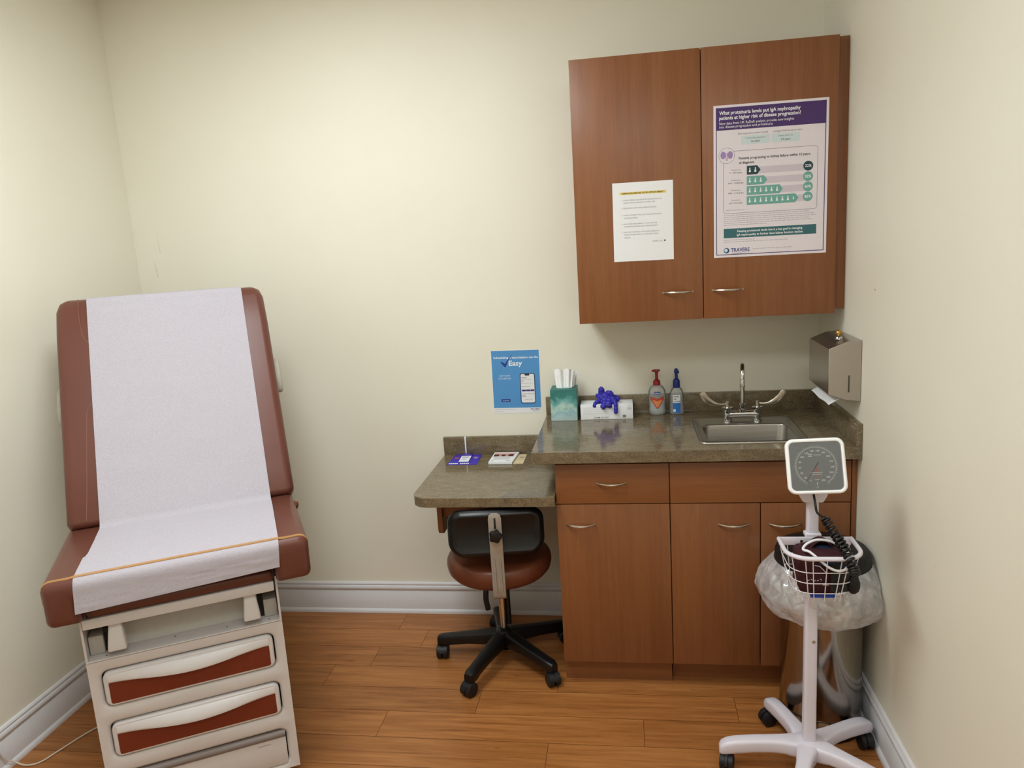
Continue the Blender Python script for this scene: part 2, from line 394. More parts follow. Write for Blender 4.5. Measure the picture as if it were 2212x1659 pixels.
# floor of planks laid along the back wall
def make_floor():
    m = M(); m.box((-0.02, YB, -0.05), (W+0.02, 0.02, -0.0012), 'plank_gap')
    lay = m.bm.faces.layers.float_vector.new('plank')
    rw, L = 0.1432, 0.912; y = -0.018+0.0; k = 0
    first = {0: 1.09, 1: 1.225, 2: 1.055, 3: 0.91, 4: 1.54, 5: 1.22, 6: 1.817, 7: 0.62, 8: 1.35}
    y1 = 0.0
    bounds = [0.0, -0.018-0.0005] if False else None
    y_edges = [0.0]
    yy = -0.161
    while yy > YB: y_edges.append(yy); yy -= rw
    y_edges.append(YB)
    mi = m.mi('floor_planks'); g = 0.0007
    for k in range(len(y_edges)-1):
        s = first.get(k, random.uniform(0, L)); x = s - L*math.ceil(s/L)
        while x < W:
            a, b = max(x, 0), min(x+L, W)
            if b-a > 0.002:
                vs = [m.bm.verts.new(p) for p in ((a+g, y_edges[k+1]+g, 0), (b-g, y_edges[k+1]+g, 0), (b-g, y_edges[k]-g, 0), (a+g, y_edges[k]-g, 0))]
                f = m.bm.faces.new(vs); f.material_index = mi
                f[lay] = Vector((random.random(), random.random(), random.random()))
            x += L
    m.build('floor', kind='structure', recalc=False)
make_floor()
# baseboard profile (depth from wall, height)
BP = [(0, 0), (0.018, 0), (0.018, 0.008), (0.015, 0.015), (0.0085, 0.0185), (0.0085, 0.104), (0.0065, 0.106), (0.0065, 0.110),
      (0.011, 0.113), (0.0125, 0.120), (0.0105, 0.129), (0.0065, 0.132), (0.0065, 0.1355), (0.009, 0.138), (0.007, 0.1445), (0.003, 0.1475), (0, 0.1475)]
def baseboard(name, a, b, side):
    m = M()
    def P(t, d, z):
        return {'back': (t, -d, z), 'left': (d, t, z), 'right': (W-d, t, z), 'front': (t, YB+d, z)}[side]
    m.loft([[P(a, d, z) for d, z in BP], [P(b, d, z) for d, z in BP]])
    m.build(name, 'trim_white', kind='structure', smooth=50)
baseboard('baseboard_back', 0.0, 1.848, 'back')
baseboard('baseboard_left', YB, 0.0, 'left')
baseboard('baseboard_right', YB, -0.505, 'right')
baseboard('baseboard_front', 0.0, W, 'front')

# ceiling light
def ceiling_light(x, y, w, h, label, power):
    t = thing('ceiling_light', label, 'ceiling light', (x, y, ZC))
    m = M()
    for lo, hi in (((-w/2-0.03, -h/2-0.03, -0.018), (w/2+0.03, -h/2, 0)), ((-w/2-0.03, h/2, -0.018), (w/2+0.03, h/2+0.03, 0)),
                   ((-w/2-0.03, -h/2, -0.018), (-w/2, h/2, 0)), ((w/2, -h/2, -0.018), (w/2+0.03, h/2, 0))):
        m.box(lo, hi, bevel=0.002)
    m.build('frame', 'trim_white', t)
    m = M(); m.box((-w/2, -h/2, -0.010), (w/2, h/2, -0.002)); m.build('diffuser', 'lamp_diffuser', t)
    la = bpy.data.lights.new('lamp', 'AREA'); la.shape = 'RECTANGLE'; la.size = w; la.size_y = h; la.energy = power
    la.color = (0.89, 0.96, 0.99)
    lo = bpy.data.objects.new('lamp', la); COL.objects.link(lo); lo.location = (x, y, ZC-0.03)
    lo['label'] = 'lamp inside the ceiling light'; lo['category'] = 'lamp'
    return t
ceiling_light(1.12, -1.46, 0.56, 1.16, 'white framed fluorescent ceiling panel nearer the back wall', 27)
ceiling_light(2.15, -2.85, 1.16, 0.56, 'white framed fluorescent ceiling panel nearer the front wall', 12)

# ------------------------------------------------------------------ cabinets
def pull(parent, x, y, z, L=0.106, out=0.027):
    m = M(); n = 16; pts = []; rad = []
    for k in range(n+1):
        t = -1 + 2*k/n; pts.append((x+t*L/2, y-0.0005-out*(1-t*t), z)); rad.append(0.0022+0.0028*(1-t*t))
    m.tube(pts, rad, seg=8)
    for sx in (-1, 1): m.cyl((x+sx*(L/2-0.003), y, z), (x+sx*(L/2-0.003), y-0.005, z), 0.0035, seg=10)
    return m.build('handle', 'satin_nickel', parent)
def front(name, parent, x0, x1, z0, z1, yf, mat, th=0.018):
    m = M(); m.box((x0, yf, z0), (x1, yf+th, z1), bevel=0.0012, seg=2); return m.build(name, mat, parent)
g = 0.0016
# wall cabinet
WL, WM, WR, WT, WB, WD = 1.9504, 2.3879, 2.8282, 2.233, 1.3314, 0.3628
c = thing('wall_cabinet', 'cherry wood double door wall cabinet hung above the sink counter', 'cabinet', (WL, 0, WB))
m = M(tf=Matrix.Translation((-WL, 0, -WB)))
m.box((WL+0.002, -WD+0.0185, WB+0.002), (WR, -0.0005, WT-0.001), bevel=0.001); m.build('body', 'cherry_vertical', c)
d = front('door', c, 0, WM-WL-g, 0, WT-WB, -WD, 'cherry_vertical'); pull(d, 2.300-WL, -WD, 0.0985)
d = front('door', c, WM-WL+g, WR-WL, 0.000, WT-WB, -WD, 'cherry_vertical'); pull(d, 2.4705-WL, -WD, 0.0985)
m = M(); m.box((WR-WL+0.001, -0.338, 0.012), (W-WL-0.0005, -0.322, WT-WB-0.001), bevel=0.001); m.build('filler_strip', 'cherry_vertical', c)
# base cabinets
DB = 0.5396; ZG = 0.7097; ZD = 0.8563; ZT = 0.0955; CT0 = 0.8727
B1, B2, B3, B4 = 1.8487, 2.2475, 2.5525, 2.8471
c = thing('base_cabinet', 'narrow cherry base cabinet with one drawer over one door, beside the stool', 'cabinet', (B1, 0, 0))
m = M(); m.box((0, -DB+0.0185, ZT-0.004), (B2-B1-0.0005, -0.0005, CT0-0.0005), bevel=0.0008); m.build('body', 'cherry_vertical', c)
m = M(); m.box((0.002, -0.497, 0.0), (B2-B1-0.003, -0.02, ZT-0.005)); m.build('toe_kick', 'cherry_horizontal', c)
d = front('drawer', c, g, B2-B1-g, ZG+g, ZD, -DB, 'cherry_horizontal'); pull(d, 2.047-B1, -DB, 0.788)
d = front('door', c, g, B2-B1-g, ZT, ZG-g, -DB, 'cherry_vertical'); pull(d, 1.933-B1, -DB, 0.635)
c = thing('base_cabinet', 'wider cherry sink base cabinet with two doors, behind the blood pressure stand', 'cabinet', (B2, 0, 0))
m = M()
x1 = W-B2-0.001
m.box((0.0005, -DB+0.0185, ZT-0.004), (0.018, -0.0005, CT0-0.0005)); m.box((x1-0.018, -DB+0.0185, ZT-0.004), (x1, -0.0005, CT0-0.0005))
m.box((0.018, -DB+0.0185, ZT-0.004), (x1-0.018, -0.0005, ZT+0.014)); m.box((0.018, -0.016, ZT+0.014), (x1-0.018, -0.0005, CT0-0.0005))
m.box((0.018, -DB+0.0185, ZG-0.03), (x1-0.018, -DB+0.036, CT0-0.0005)); m.build('body', 'cherry_vertical', c)
m = M(); m.box((0.002, -0.470, 0.0), (x1-0.002, -0.02, ZT-0.005)); m.build('toe_kick', 'cherry_horizontal', c)
front('drawer_front', c, g, B4-B2-g, ZG+g, ZD, -DB, 'cherry_horizontal')
d = front('door', c, g, B3-B2-g, ZT, ZG-g, -DB, 'cherry_vertical'); pull(d, 2.462-B2, -DB, 0.634)
d = front('door', c, B3-B2+g, B4-B2-g, ZT, ZG-g, -DB, 'cherry_vertical'); pull(d, 2.632-B2, -DB, 0.634)
m = M(); m.box((B4-B2+0.002, -DB+0.004, ZT), (x1, -DB+0.018, CT0-0.002), bevel=0.001); m.build('filler_strip', 'cherry_vertical', c)

# ------------------------------------------------------------------ countertop
XC, DC, ZCT, ZS = 1.774, 0.5819, 0.914, 0.9903
c = thing('countertop', 'brown stone patterned laminate countertop holding the steel sink', 'countertop', (XC, 0, CT0))
HX0, HX1, HY0, HY1 = 2.372, 2.708, -0.497, -0.170
m = M(tf=Matrix.Translation((-XC, 0, -CT0)))
outer = [(XC, -DC), (W-0.0005, -DC), (W-0.0005, -0.0005), (XC, -0.0005)]; inner = [(HX0, HY0), (HX1, HY0), (HX1, HY1), (HX0, HY1)]
vo0 = [m.v((x, y, CT0)) for x, y in outer]; vo1 = [m.v((x, y, ZCT)) for x, y in outer]
vi0 = [m.v((x, y, CT0)) for x, y in inner]; vi1 = [m.v((x, y, ZCT)) for x, y in inner]
for k in range(4):
    j = (k+1) % 4
    m.face([vo1[k], vo1[j], vi1[j], vi1[k]]); m.face([vo0[j], vo0[k], vi0[k], vi0[j]])
    m.face([vo0[k], vo0[j], vo1[j], vo1[k]]); m.face([vi0[j], vi0[k], vi1[k], vi1[j]])
m.build('slab', 'stone_laminate', c, bevel=0.0015)
m = M(); m.box((0, -0.019, ZCT-CT0), (W-XC-0.0005, -0.0005, ZS-CT0), bevel=0.001); m.build('backsplash', 'stone_laminate', c)
m = M(); m.box((W-XC-0.020, -DC+0.001, ZCT-CT0), (W-XC-0.0006, -0.0195, ZS-CT0), bevel=0.001); m.build('side_splash', 'stone_laminate', c)

# desk
KL, DK, ZK, ZKS = 1.3207, 0.5705, 0.7479, 0.8263
c = thing('desk_surface', 'low brown laminate desk top with rounded corner, above the wheeled stool', 'desk', (KL, 0, ZK-0.0362))
pts = [(B1-KL-0.001, -DK), (B1-KL-0.001, -0.0005), (0, -0.0005)]
rc = 0.062
for k in range(9):
    a = R(180+90*k/8); pts.append((rc+rc*math.cos(a), -DK+rc+rc*math.sin(a)))
m = M(); m.prism(pts, 0, 0.0362, plane='xy'); m.build('slab', 'stone_laminate', c, bevel=0.0015)
m = M(); m.box((0.0, -0.019, 0.0362), (XC-KL+0.07, -0.0006, ZKS-ZK+0.0362), bevel=0.001); m.build('backsplash', 'stone_laminate', c)
bp = [(-0.001, -0.0005), (-0.42, -0.0005), (-0.42, -0.145)]
for k in range(7):
    a = R(180+90*k/6); bp.append((-0.40+0.02*math.cos(a), -0.145+0.02*math.sin(a)))
bp += [(-0.001, -0.165)]
m = M(); m.prism(bp, 0.055, 0.075, plane='yz'); m.build('support_panel', 'cherry_horizontal', c, bevel=0.0015)
m = M(); m.box((0.0755, -0.40, -0.10), (0.40, -0.384, -0.0005)); m.build('apron', 'cherry_horizontal', c)

# ------------------------------------------------------------------ sink, faucet
t = thing('sink', 'small square stainless steel drop-in sink in the countertop', 'sink', (2.5395, -0.332, ZCT))
def rr3(w, h, r, z, cx=0, cy=0): return [(x, y, z) for x, y in rrect(w, h, r, 6, cx, cy)]
cyb = -0.040
rings = [rr3(0.368, 0.354, 0.026, 0.0004), rr3(0.366, 0.352, 0.026, 0.0035), rr3(0.356, 0.342, 0.024, 0.0062), rr3(0.346, 0.332, 0.022, 0.0045),
         rr3(0.338, 0.324, 0.02, 0.0028), rr3(0.312, 0.244, 0.03, 0.0028, 0, cyb), rr3(0.304, 0.236, 0.03, 0.001, 0, cyb), rr3(0.300, 0.232, 0.03, -0.004, 0, cyb),
         rr3(0.292, 0.224, 0.034, -0.11, 0, cyb), rr3(0.276, 0.208, 0.036, -0.132, 0, cyb), rr3(0.24, 0.172, 0.036, -0.142, 0, cyb), rr3(0.09, 0.09, 0.0449, -0.148, 0, cyb)]
m = M(); m.loft(rings, cap0=False); m.build('basin', 'brushed_steel', t, smooth=45)
m = M(); m.lathe([(0.0, 0), (0.028, 0.0), (0.04, 0.003), (0.043, 0.001)], (0, cyb, -0.148)); m.build('drain', 'chrome', t)
fx, fy, fz = 2.543, -0.206, ZCT+0.003
t = thing('faucet', 'chrome gooseneck faucet with two wrist blade handles, at the back of the sink', 'faucet', (fx, fy, fz))
m = M(); m.tube([(-0.058, 0, 0.027), (0.058, 0, 0.027)], 0.0135, seg=16)
for sx in (-1, 1):
    m.lathe([(0.018, 0), (0.018, 0.006), (0.014, 0.009), (0.0135, 0.03), (0.0155, 0.033), (0.0155, 0.043), (0.012, 0.047)], (sx*0.055, 0, 0), seg=20)
    m.lathe([(0.013, 0.046), (0.021, 0.048), (0.021, 0.054), (0.012, 0.057)], (sx*0.055, 0, 0), seg=6)
m.build('body', 'chrome', t)
m = M(); m.lathe([(0.013, 0.036), (0.0135, 0.044), (0.011, 0.047), (0.0105, 0.054), (0.0125, 0.058), (0.0125, 0.066), (0.009, 0.070)], (0, 0, 0), seg=20)
gp = [(0, 0, 0.06), (0, 0, 0.12), (0, 0, 0.178)]
for k in range(1, 13):
    a = R(180*k/12); gp.append((0, -0.046+0.046*math.cos(a), 0.178+0.046*math.sin(a)))
gp.append((0, -0.092, 0.160)); m.tf = Matrix.Rotation(R(-8.5), 4, 'Z'); m.tube(gp, 0.0078, seg=14)
m.lathe([(0.0085, 0), (0.009, 0.004), (0.009, 0.020), (0.0078, 0.024)], (0, -0.092, 0.150), seg=16); m.build('spout', 'chrome', t)
for sx in (-1, 1):
    m = M(); x0 = sx*0.055
    m.lathe([(0.0085, 0.054), (0.0085, 0.074), (0.006, 0.077)], (x0, 0, 0), seg=14)
    path = smoothpath([(x0, 0, 0.069), (x0+sx*0.025, -0.004, 0.067), (x0+sx*0.052, -0.008, 0.072), (x0+sx*0.075, -0.012, 0.086), (x0+sx*0.089, -0.014, 0.104), (x0+sx*0.093, -0.014, 0.118)], 5)
    rings = []
    for i, p in enumerate(path):
        u = i/(len(path)-1); tg = (path[min(i+1, len(path)-1)]-path[max(i-1, 0)]).normalized()
        nrm = Vector((0, 1, 0)); side = tg.cross(nrm).normalized()
        hw = 0.0045+0.008*min(1, max(0, (u-0.22)/0.33)); th = 0.0045-0.002*u
        if u > 0.9: hw *= 0.8
        if u > 0.99: hw *= 0.6
        rings.append([p+side*(hw*math.cos(2*PI*k/12))+nrm*(th*math.sin(2*PI*k/12)) for k in range(12)])
    m.loft(rings); m.build('handle', 'satin_nickel', t)

# ------------------------------------------------------------------ towel dispenser on the right wall
t = thing('paper_towel_dispenser', 'grey steel paper towel dispenser mounted on the right wall beside the sink', 'dispenser', (W, -0.42, 1.06))
prof = [(-0.001, 0.0), (-0.044, 0.003), (-0.101, 0.024), (-0.103, 0.028), (-0.103, 0.173), (-0.101, 0.177), (-0.047, 0.1985), (-0.001, 0.2015)]
m = M(); m.prism(prof, -0.13, 0.13, plane='xz'); m.build('housing', 'dispenser_steel', t, bevel=0.002)
m = M(); m.box((-0.0415, -0.1312, 0.031), (-0.0365, -0.1295, 0.087), bevel=0.0005); m.build('level_window', 'slot_dark', t)
m = M(); m.lathe([(0.0, 0.0), (0.012, 0.0), (0.013, 0.004), (0.0105, 0.009), (0.006, 0.010)], (-0.055, -0.06, 0.1965), seg=18); m.build('lock', 'chrome', t)
m = M(); m.lathe([(0.0, -0.011), (0.006, -0.0095), (0.0105, -0.004), (0.0115, 0.0), (0.0105, 0.005), (0.006, 0.0095), (0.0, 0.011)], (-0.055, -0.06, 0.2185), seg=20); m.build('key_knob', 'brass', t)
m = M()
m.grid(lambda u, v: (-0.062-0.036*u, -0.118+0.236*v, 0.010-0.022*u+0.002*math.sin(v*9)), 6, 24)
o = m.build('paper_towel', 'paper_white', None, loc=(W, -0.42, 1.06)); s = o.modifiers.new('t', 'SOLIDIFY'); s.thickness = 0.0012
tag(o, 'white folded paper towel hanging out under the steel dispenser', 'paper towel')

# ------------------------------------------------------------------ printed sheets
def sheet(name, label, cat, x, z, w, h, y, roll, draw, base, th=0.0006):
    """paper hung flat on a vertical face at depth y; (x,z) is its centre"""
    o_tf = Matrix.Rotation(R(roll), 4, 'Y')
    m = M(tf=o_tf); m.box((-w/2, 0, -h/2), (w/2, th, h/2), base)
    pl = lambda e: (lambda u, v: (u, -e, v))
    draw(m, w, h, pl)
    o = m.build(name, None, None, recalc=False, loc=(x, y-th-0.0002, z)); return tag(o, label, cat)
def rect(m, x0, z0, x1, z1, mat, e, r=0):
    pts = rrect(x1-x0, z1-z0, r, 4, (x0+x1)/2, (z0+z1)/2) if r else [(x0, z0), (x1, z0), (x1, z1), (x0, z1)]
    m.poly([(x, -e, z) for x, z in pts], mat)
def ring2(m, o_pts, i_pts, mat, e):
    mi = m.mi(mat); a = [m.v((x, -e, z)) for x, z in o_pts]; b = [m.v((x, -e, z)) for x, z in i_pts]
    for k in range(len(a)): m.face([a[k], a[(k+1) % len(a)], b[(k+1) % len(a)], b[k]], mi)
def disc(m, cx, cz, r, mat, e, n=28, sx=1.0):
    m.poly([(cx+sx*r*math.cos(2*PI*k/n), -e, cz+r*math.sin(2*PI*k/n)) for k in range(n)], mat)
def fine(m, x0, z, x1, mat, e, h=0.0016, seed=0):
    """a line of print too small to read: word-long dashes"""
    rnd = random.Random(seed*77+int(z*9999)); x = x0
    while x < x1:
        w = min(rnd.uniform(0.005, 0.016), x1-x); rect(m, x, z, x+w, z+h, mat, e); x += w+0.0022
E1, E2, E3, E4 = 0.00012, 0.00024, 0.00036, 0.00048

def draw_notice(m, w, h, pl):
    p = pl(E2)
    rect(m, -0.079, 0.094, 0.080, 0.1025, 'highlight', E1)
    m.text('REMINDERS BEFORE YOUR APPOINTMENT', 0.0075, (0, 0.0955), 'ink_black', 'CENTER', p, 0.02)
    L = [('1.', 0.073, 'ALWAYS BRING AN UPDATED MEDICATION LIST'), ('', 0.064, 'ALONG WITH DOSAGES TO EVERY VISIT'),
         ('2.', 0.046, 'INSURANCE CARD AND IDENTIFICATION'), ('3.', 0.022, 'COPAY PAYMENT WILL BE COLLECTED ON DAY'), ('', 0.012, 'OF APPOINTMENT'),
         ('4.', -0.008, 'LAB WORK PRESCRIBED TO YOU MUST BE'), ('', -0.017, 'COMPLETED BEFORE NEXT APPOINTMENT'),
         ('5.', -0.036, 'ANY NEW OR DRUG YOU HAVE CURRENTLY'), ('', -0.045, 'PLEASE INFORM MEDICAL ASSISTANT UPON'), ('', -0.055, 'ARRIVAL')]
    for n, z, s in L:
        if n: m.text(n, 0.0060, (-0.074, z), 'ink_grey', 'LEFT', p)
        m.text(s, 0.0060, (-0.067, z), 'ink_grey', 'LEFT', p)
    m.text('THANK YOU', 0.0062, (0.066, -0.071), 'ink_grey', 'RIGHT', p)
    rect(m, 0.071, -0.0705, 0.076, -0.0655, 'ink_black', E1)
sheet('notice_sheet', 'plain white typed notice taped to the left door of the wall cabinet', 'notice', 2.1865, 1.681, 0.207, 0.270, -WD, 0.4, draw_notice, 'paper_white')

def person(m, x, z, s, mat, e):
    disc(m, x, z+0.0062*s, 0.0021*s, mat, e, 14); rect(m, x-0.0034*s, z-0.0062*s, x+0.0034*s, z-0.0015*s, mat, e, 0.001*s)
    rect(m, x-0.002*s, z-0.002*s, x+0.002*s, z+0.0036*s, mat, e, 0.001*s)
def draw_poster(m, w, h, pl):
    p2, p3, p4 = pl(E2), pl(E3), pl(E4)
    ring2(m, rrect(w-0.016, h-0.016, 0.001, 1), rrect(w-0.021, h-0.021, 0.001, 1), 'ink_purple', E1)
    rect(m, -w/2+0.008, 0.171, w/2-0.008, h/2-0.008, 'ink_purple', E2)
    m.text('What proteinuria levels put IgA nephropathy', 0.0166, (-0.166, 0.221), 'ink_white', 'LEFT', p3, 0.02, 0.86)
    m.text('patients at higher risk of disease progression?', 0.0166, (-0.166, 0.205), 'ink_white', 'LEFT', p3, 0.02, 0.86)
    m.text('New data from UK RaDaR analysis provide new insights', 0.0118, (-0.166, 0.189), 'ink_white', 'LEFT', p3, 0, 0.9)
    m.text('into disease progression and proteinuria', 0.0118, (-0.166, 0.178), 'ink_white', 'LEFT', p3, 0, 0.9)
    m.text('Retrospective cohort study', 0.0088, (-0.105, 0.154), 'ink_grey', 'LEFT', p2)
    m.text('Longest follow-up to date', 0.0088, (0.010, 0.154), 'ink_grey', 'LEFT', p2)
    rect(m, -0.094, 0.121, -0.002, 0.149, 'pale_mint', E1); rect(m, 0.004, 0.121, 0.094, 0.149, 'pale_mint', E1)
    m.text('Total patient population', 0.0066, (-0.048, 0.139), 'ink_grey', 'CENTER', p2)
    m.text('N=2439', 0.0086, (-0.048, 0.1265), 'ink_grey', 'CENTER', p2, 0.02)
    m.text('Median follow-up', 0.0066, (0.049, 0.139), 'ink_grey', 'CENTER', p2)
    m.text('5.9 years', 0.0086, (0.049, 0.1265), 'ink_grey', 'CENTER', p2, 0.02)
    ring2(m, rrect(0.306, 0.206, 0.010, 4, 0.0, -0.001), rrect(0.3036, 0.2036, 0.009, 4, 0.0, -0.001), 'ink_grey', E1)
    disc(m, -0.142, 0.088, 0.0262, 'ink_grey', E2, 36); disc(m, -0.142, 0.088, 0.0252, 'poster_white', E3, 36)
    for sx in (-1, 1):
        disc(m, -0.142+sx*0.0118, 0.090, 0.0125, 'ink_lilac', E4, 24, 0.68)
        m.tube([(-0.142+sx*0.002, -E4, 0.098), (-0.142+sx*0.0026, -E4, 0.085), (-0.142+sx*0.0015, -E4, 0.072)], 0.0009, 'ink_lilac', 6)
    m.text('Patients progressing to kidney failure within 10 years', 0.0116, (-0.102, 0.073), 'ink_black', 'LEFT', p2, 0.02, 0.93)
    m.text('of diagnosis', 0.0116, (-0.102, 0.0585), 'ink_black', 'LEFT', p2, 0.02, 0.93)
    rows = [(0.036, 0.045, 2, 'ink_navy_teal', '22%', '0 - <0.44 g/day'), (0.002, 0.067, 3, 'ink_teal', '32%', '0.44 - <0.88 g/day'),
            (-0.031, 0.118, 6, 'ink_teal', '60%', '0.88 - <1.76 g/day'), (-0.064, 0.169, 8.5, 'ink_teal', '85%', 'and >1.76 g/day')]
    for z, L, n, mt, pc, lab in rows:
        rect(m, -0.070, z-0.012, 0.112, z+0.010, 'bar_grey', E1)
        m.poly([(-0.076, -E2, z-0.0145), (-0.076+L-0.011, -E2, z-0.0145), (-0.076+L, -E2, z), (-0.076+L-0.011, -E2, z+0.0145), (-0.076, -E2, z+0.0145)], mt)
        for k in range(math.ceil(n)): person(m, -0.066+k*0.0178, z, 1.0 if k+1 <= n else 0.7, 'ink_white', E3)
        disc(m, 0.1225, z+0.002, 0.0158, mt, E3, 30)
        m.text(pc, 0.0125, (0.1225, z-0.002), 'ink_white', 'CENTER', p4, 0.02)
        m.text('Proteinuria', 0.0066, (-0.112, z+0.002), 'ink_grey', 'CENTER', p2)
        m.text(lab, 0.0070, (-0.112, z-0.0075), 'ink_black', 'CENTER', p2)
    fine(m, -0.145, -0.094, -0.082, 'ink_light', E1, 0.0022, 1)
    for k in range(6):
        fine(m, -0.152, -0.1105-0.0066*k, (0.13, 0.146, 0.15, 0.13, 0.14, -0.01)[k], 'ink_light', E1, 0.0018, k+2)
    rect(m, -0.152, -0.186, 0.152, -0.1545, 'banner_teal', E2)
    m.text('Keeping proteinuria levels low is a key goal in managing', 0.0106, (0, -0.1675), 'ink_white', 'CENTER', p3, 0.015, 0.9)
    m.text('IgA nephropathy to further slow kidney function decline', 0.0106, (0, -0.1800), 'ink_white', 'CENTER', p3, 0.015, 0.9)
    fine(m, -0.152, -0.194, -0.05, 'ink_light', E1, 0.0018, 20); fine(m, -0.152, -0.2005, 0.06, 'ink_light', E1, 0.0018, 21)
    ring2(m, rrect(0.019, 0.019, 0.0094, 6, -0.143, -0.2285), rrect(0.011, 0.011, 0.0054, 6, -0.1445, -0.2275), 'logo_teal', E2)
    m.poly([(-0.143+0.0095*math.cos(R(a)), -E3, -0.2285+0.0095*math.sin(R(a))) for a in range(-80, 61, 14)]+[(-0.143+0.0055*math.cos(R(a)), -E3, -0.2285+0.0055*math.sin(R(a))) for a in range(60, -81, -14)], 'logo_blue')
    m.text('TRAVERE', 0.0178, (-0.128, -0.2335), 'logo_blue', 'LEFT', p2, 0.02, 0.86)
    m.text('THERAPEUTICS', 0.0055, (-0.127, -0.2405), 'ink_grey', 'LEFT', p2)
    fine(m, -0.055, -0.2270, 0.075, 'ink_light', E1, 0.0018, 30)
sheet('medical_poster', 'large purple-headed kidney health poster on the right door of the wall cabinet', 'poster', 2.612, 1.792, 0.370, 0.503, -WD, 0.3, draw_poster, 'poster_white')

def draw_blue(m, w, h, pl):
    p2, p3 = pl(E2), pl(E3)
    rect(m, -w/2+0.002, -h/2+0.023, w/2-0.002, h/2-0.001, 'poster_blue', E1)
    m.text('Scheduling a vaccination can be', 0.0128, (-0.092, 0.100), 'ink_white', 'LEFT', p2, 0.02, 1.17)
    m.text('Easy', 0.030, (-0.028, 0.070), 'ink_white', 'LEFT', p2, 0.02, 1.1)
    m.poly([(x, -E3, z) for x, z in ((-0.064, 0.086), (-0.057, 0.087), (-0.044, 0.078), (-0.030, 0.098), (-0.010, 0.120), (-0.028, 0.094), (-0.042, 0.064), (-0.046, 0.064))], 'tick_blue')
    m.text('JUST SCAN', 0.0092, (-0.048, 0.024), 'ink_white', 'CENTER', p2); m.text('& SCHEDULE', 0.0092, (-0.048, 0.012), 'ink_white', 'CENTER', p2)
    rect(m, -0.067, -0.086, -0.029, -0.0735, 'tick_blue', E2, 0.002); m.text('SCAN ME', 0.0065, (-0.048, -0.0822), 'ink_white', 'CENTER', p3)
    rect(m, 0.016, -0.094, 0.080, 0.036, 'phone_navy', E2, 0.008); rect(m, 0.0195, -0.0905, 0.0765, 0.0325, 'paper_white', E3, 0.006)
    rect(m, 0.037, 0.026, 0.057, 0.0328, 'ink_black', E4, 0.002)
    rect(m, 0.022, 0.015, 0.046, 0.0175, 'ink_grey', E4); fine(m, 0.022, 0.007, 0.066, 'ink_light', E4, 0.0016, 41)
    rect(m, 0.022, 0.001, 0.032, 0.0035, 'flyer_red', E4); fine(m, 0.022, -0.008, 0.073, 'ink_light', E4, 0.0016, 42)
    rect(m, 0.022, -0.022, 0.056, -0.019, 'ink_olive', E4)
    for k in range(3): rect(m, 0.0225+0.018*k, -0.042, 0.0392+0.018*k, -0.034, 'phone_purple', E4, 0.001)
    fine(m, 0.022, -0.053, 0.075, 'ink_light', E4, 0.002, 43); rect(m, 0.022, -0.060, 0.036, -0.058, 'ink_lilac', E4); rect(m, 0.022, -0.066, 0.040, -0.064, 'ink_lilac', E4); fine(m, 0.034, -0.077, 0.066, 'ink_light', E4, 0.0016, 44)
    fine(m, -0.096, -0.120, -0.01, 'ink_light', E1, 0.0016, 45); fine(m, -0.096, -0.128, -0.06, 'ink_light', E1, 0.0016, 46)
    m.text('TRAVERE', 0.0095, (0.094, -0.1225), 'phone_purple', 'RIGHT', p2, 0.02); m.text('THERAPEUTICS', 0.0045, (0.094, -0.1290), 'ink_grey', 'RIGHT', p2)
sheet('wall_poster', 'small blue flyer with a phone picture, stuck on the back wall above the desk', 'poster', 1.6515, 1.0575, 0.206, 0.270, 0.0, 0.5, draw_blue, 'paper_white')

# flat papers on the desk
def flat(name, label, cat, pts, z, th, base, draw=None, group=None):
    """pts: front-left, front-right, back-right, back-left on the desk (world x,y)"""
    cx = sum(p[0] for p in pts)/4; cy = sum(p[1] for p in pts)/4
    m = M(); q = [(p[0]-cx, p[1]-cy) for p in pts]; m.prism(q, 0, th, base, 'xy')
    def place(e):
        def f(u, v):
            a = Vector(q[0]).lerp(Vector(q[1]), u); b = Vector(q[3]).lerp(Vector(q[2]), u); c = a.lerp(b, v); return (c.x, c.y, th+e)
        return f
    if draw: draw(m, place)
    o = m.build(name, None, None, recalc=False, loc=(cx, cy, z)); return tag(o, label, cat, group)
def fq(m, pl, u0, v0, u1, v1, mat, e):
    f = pl(e); m.poly([f(u0, v0), f(u1, v0), f(u1, v1), f(u0, v1)], mat)
def dr_flyer(m, pl):
    fq(m, pl, 0.04, 0.05, 0.72, 0.16, 'flyer_purple', E1)
    for k in range(11):
        if k != 5: fq(m, pl, 0.05+0.062*k, 0.05, 0.098+0.062*k, 0.15, 'ink_white', E2)
    fq(m, pl, 0.08, 0.58, 0.22, 0.74, 'flyer_red', E1); fq(m, pl, 0.76, 0.58, 0.9, 0.76, 'ink_lilac', E1)
flat('flyer', 'wide purple flyer lying flat on the low desk', 'flyer', [(1.364, -0.168), (1.492, -0.168), (1.488, -0.024), (1.372, -0.024)], ZK+0.0002, 0.0015, 'flyer_purple', dr_flyer)
def dr_card(m, pl):
    fq(m, pl, 0.0, 0.02, 1.0, 0.72, 'label_white', E1); fq(m, pl, 0.15, 0.52, 0.8, 0.6, 'ink_lilac', E2); fq(m, pl, 0.2, 0.2, 0.7, 0.42, 'pale_mint', E2); fq(m, pl, 0.2, 0.86, 0.8, 0.9, 'ink_lilac', E1)
flat('leaflet', 'narrow leaflet with a white panel, lying on the purple flyer', 'leaflet', [(1.410, -0.146), (1.452, -0.146), (1.448, -0.024), (1.405, -0.024)], ZK+0.0022, 0.004, 'flyer_purple', dr_card)
o = M(); o.box((-0.003, -0.0015, 0), (0.003, 0.0015, 0.075), 'label_white', 0.0005); o = o.build('display_strip', None, None, loc=(1.418, -0.0215, ZK+0.0068))
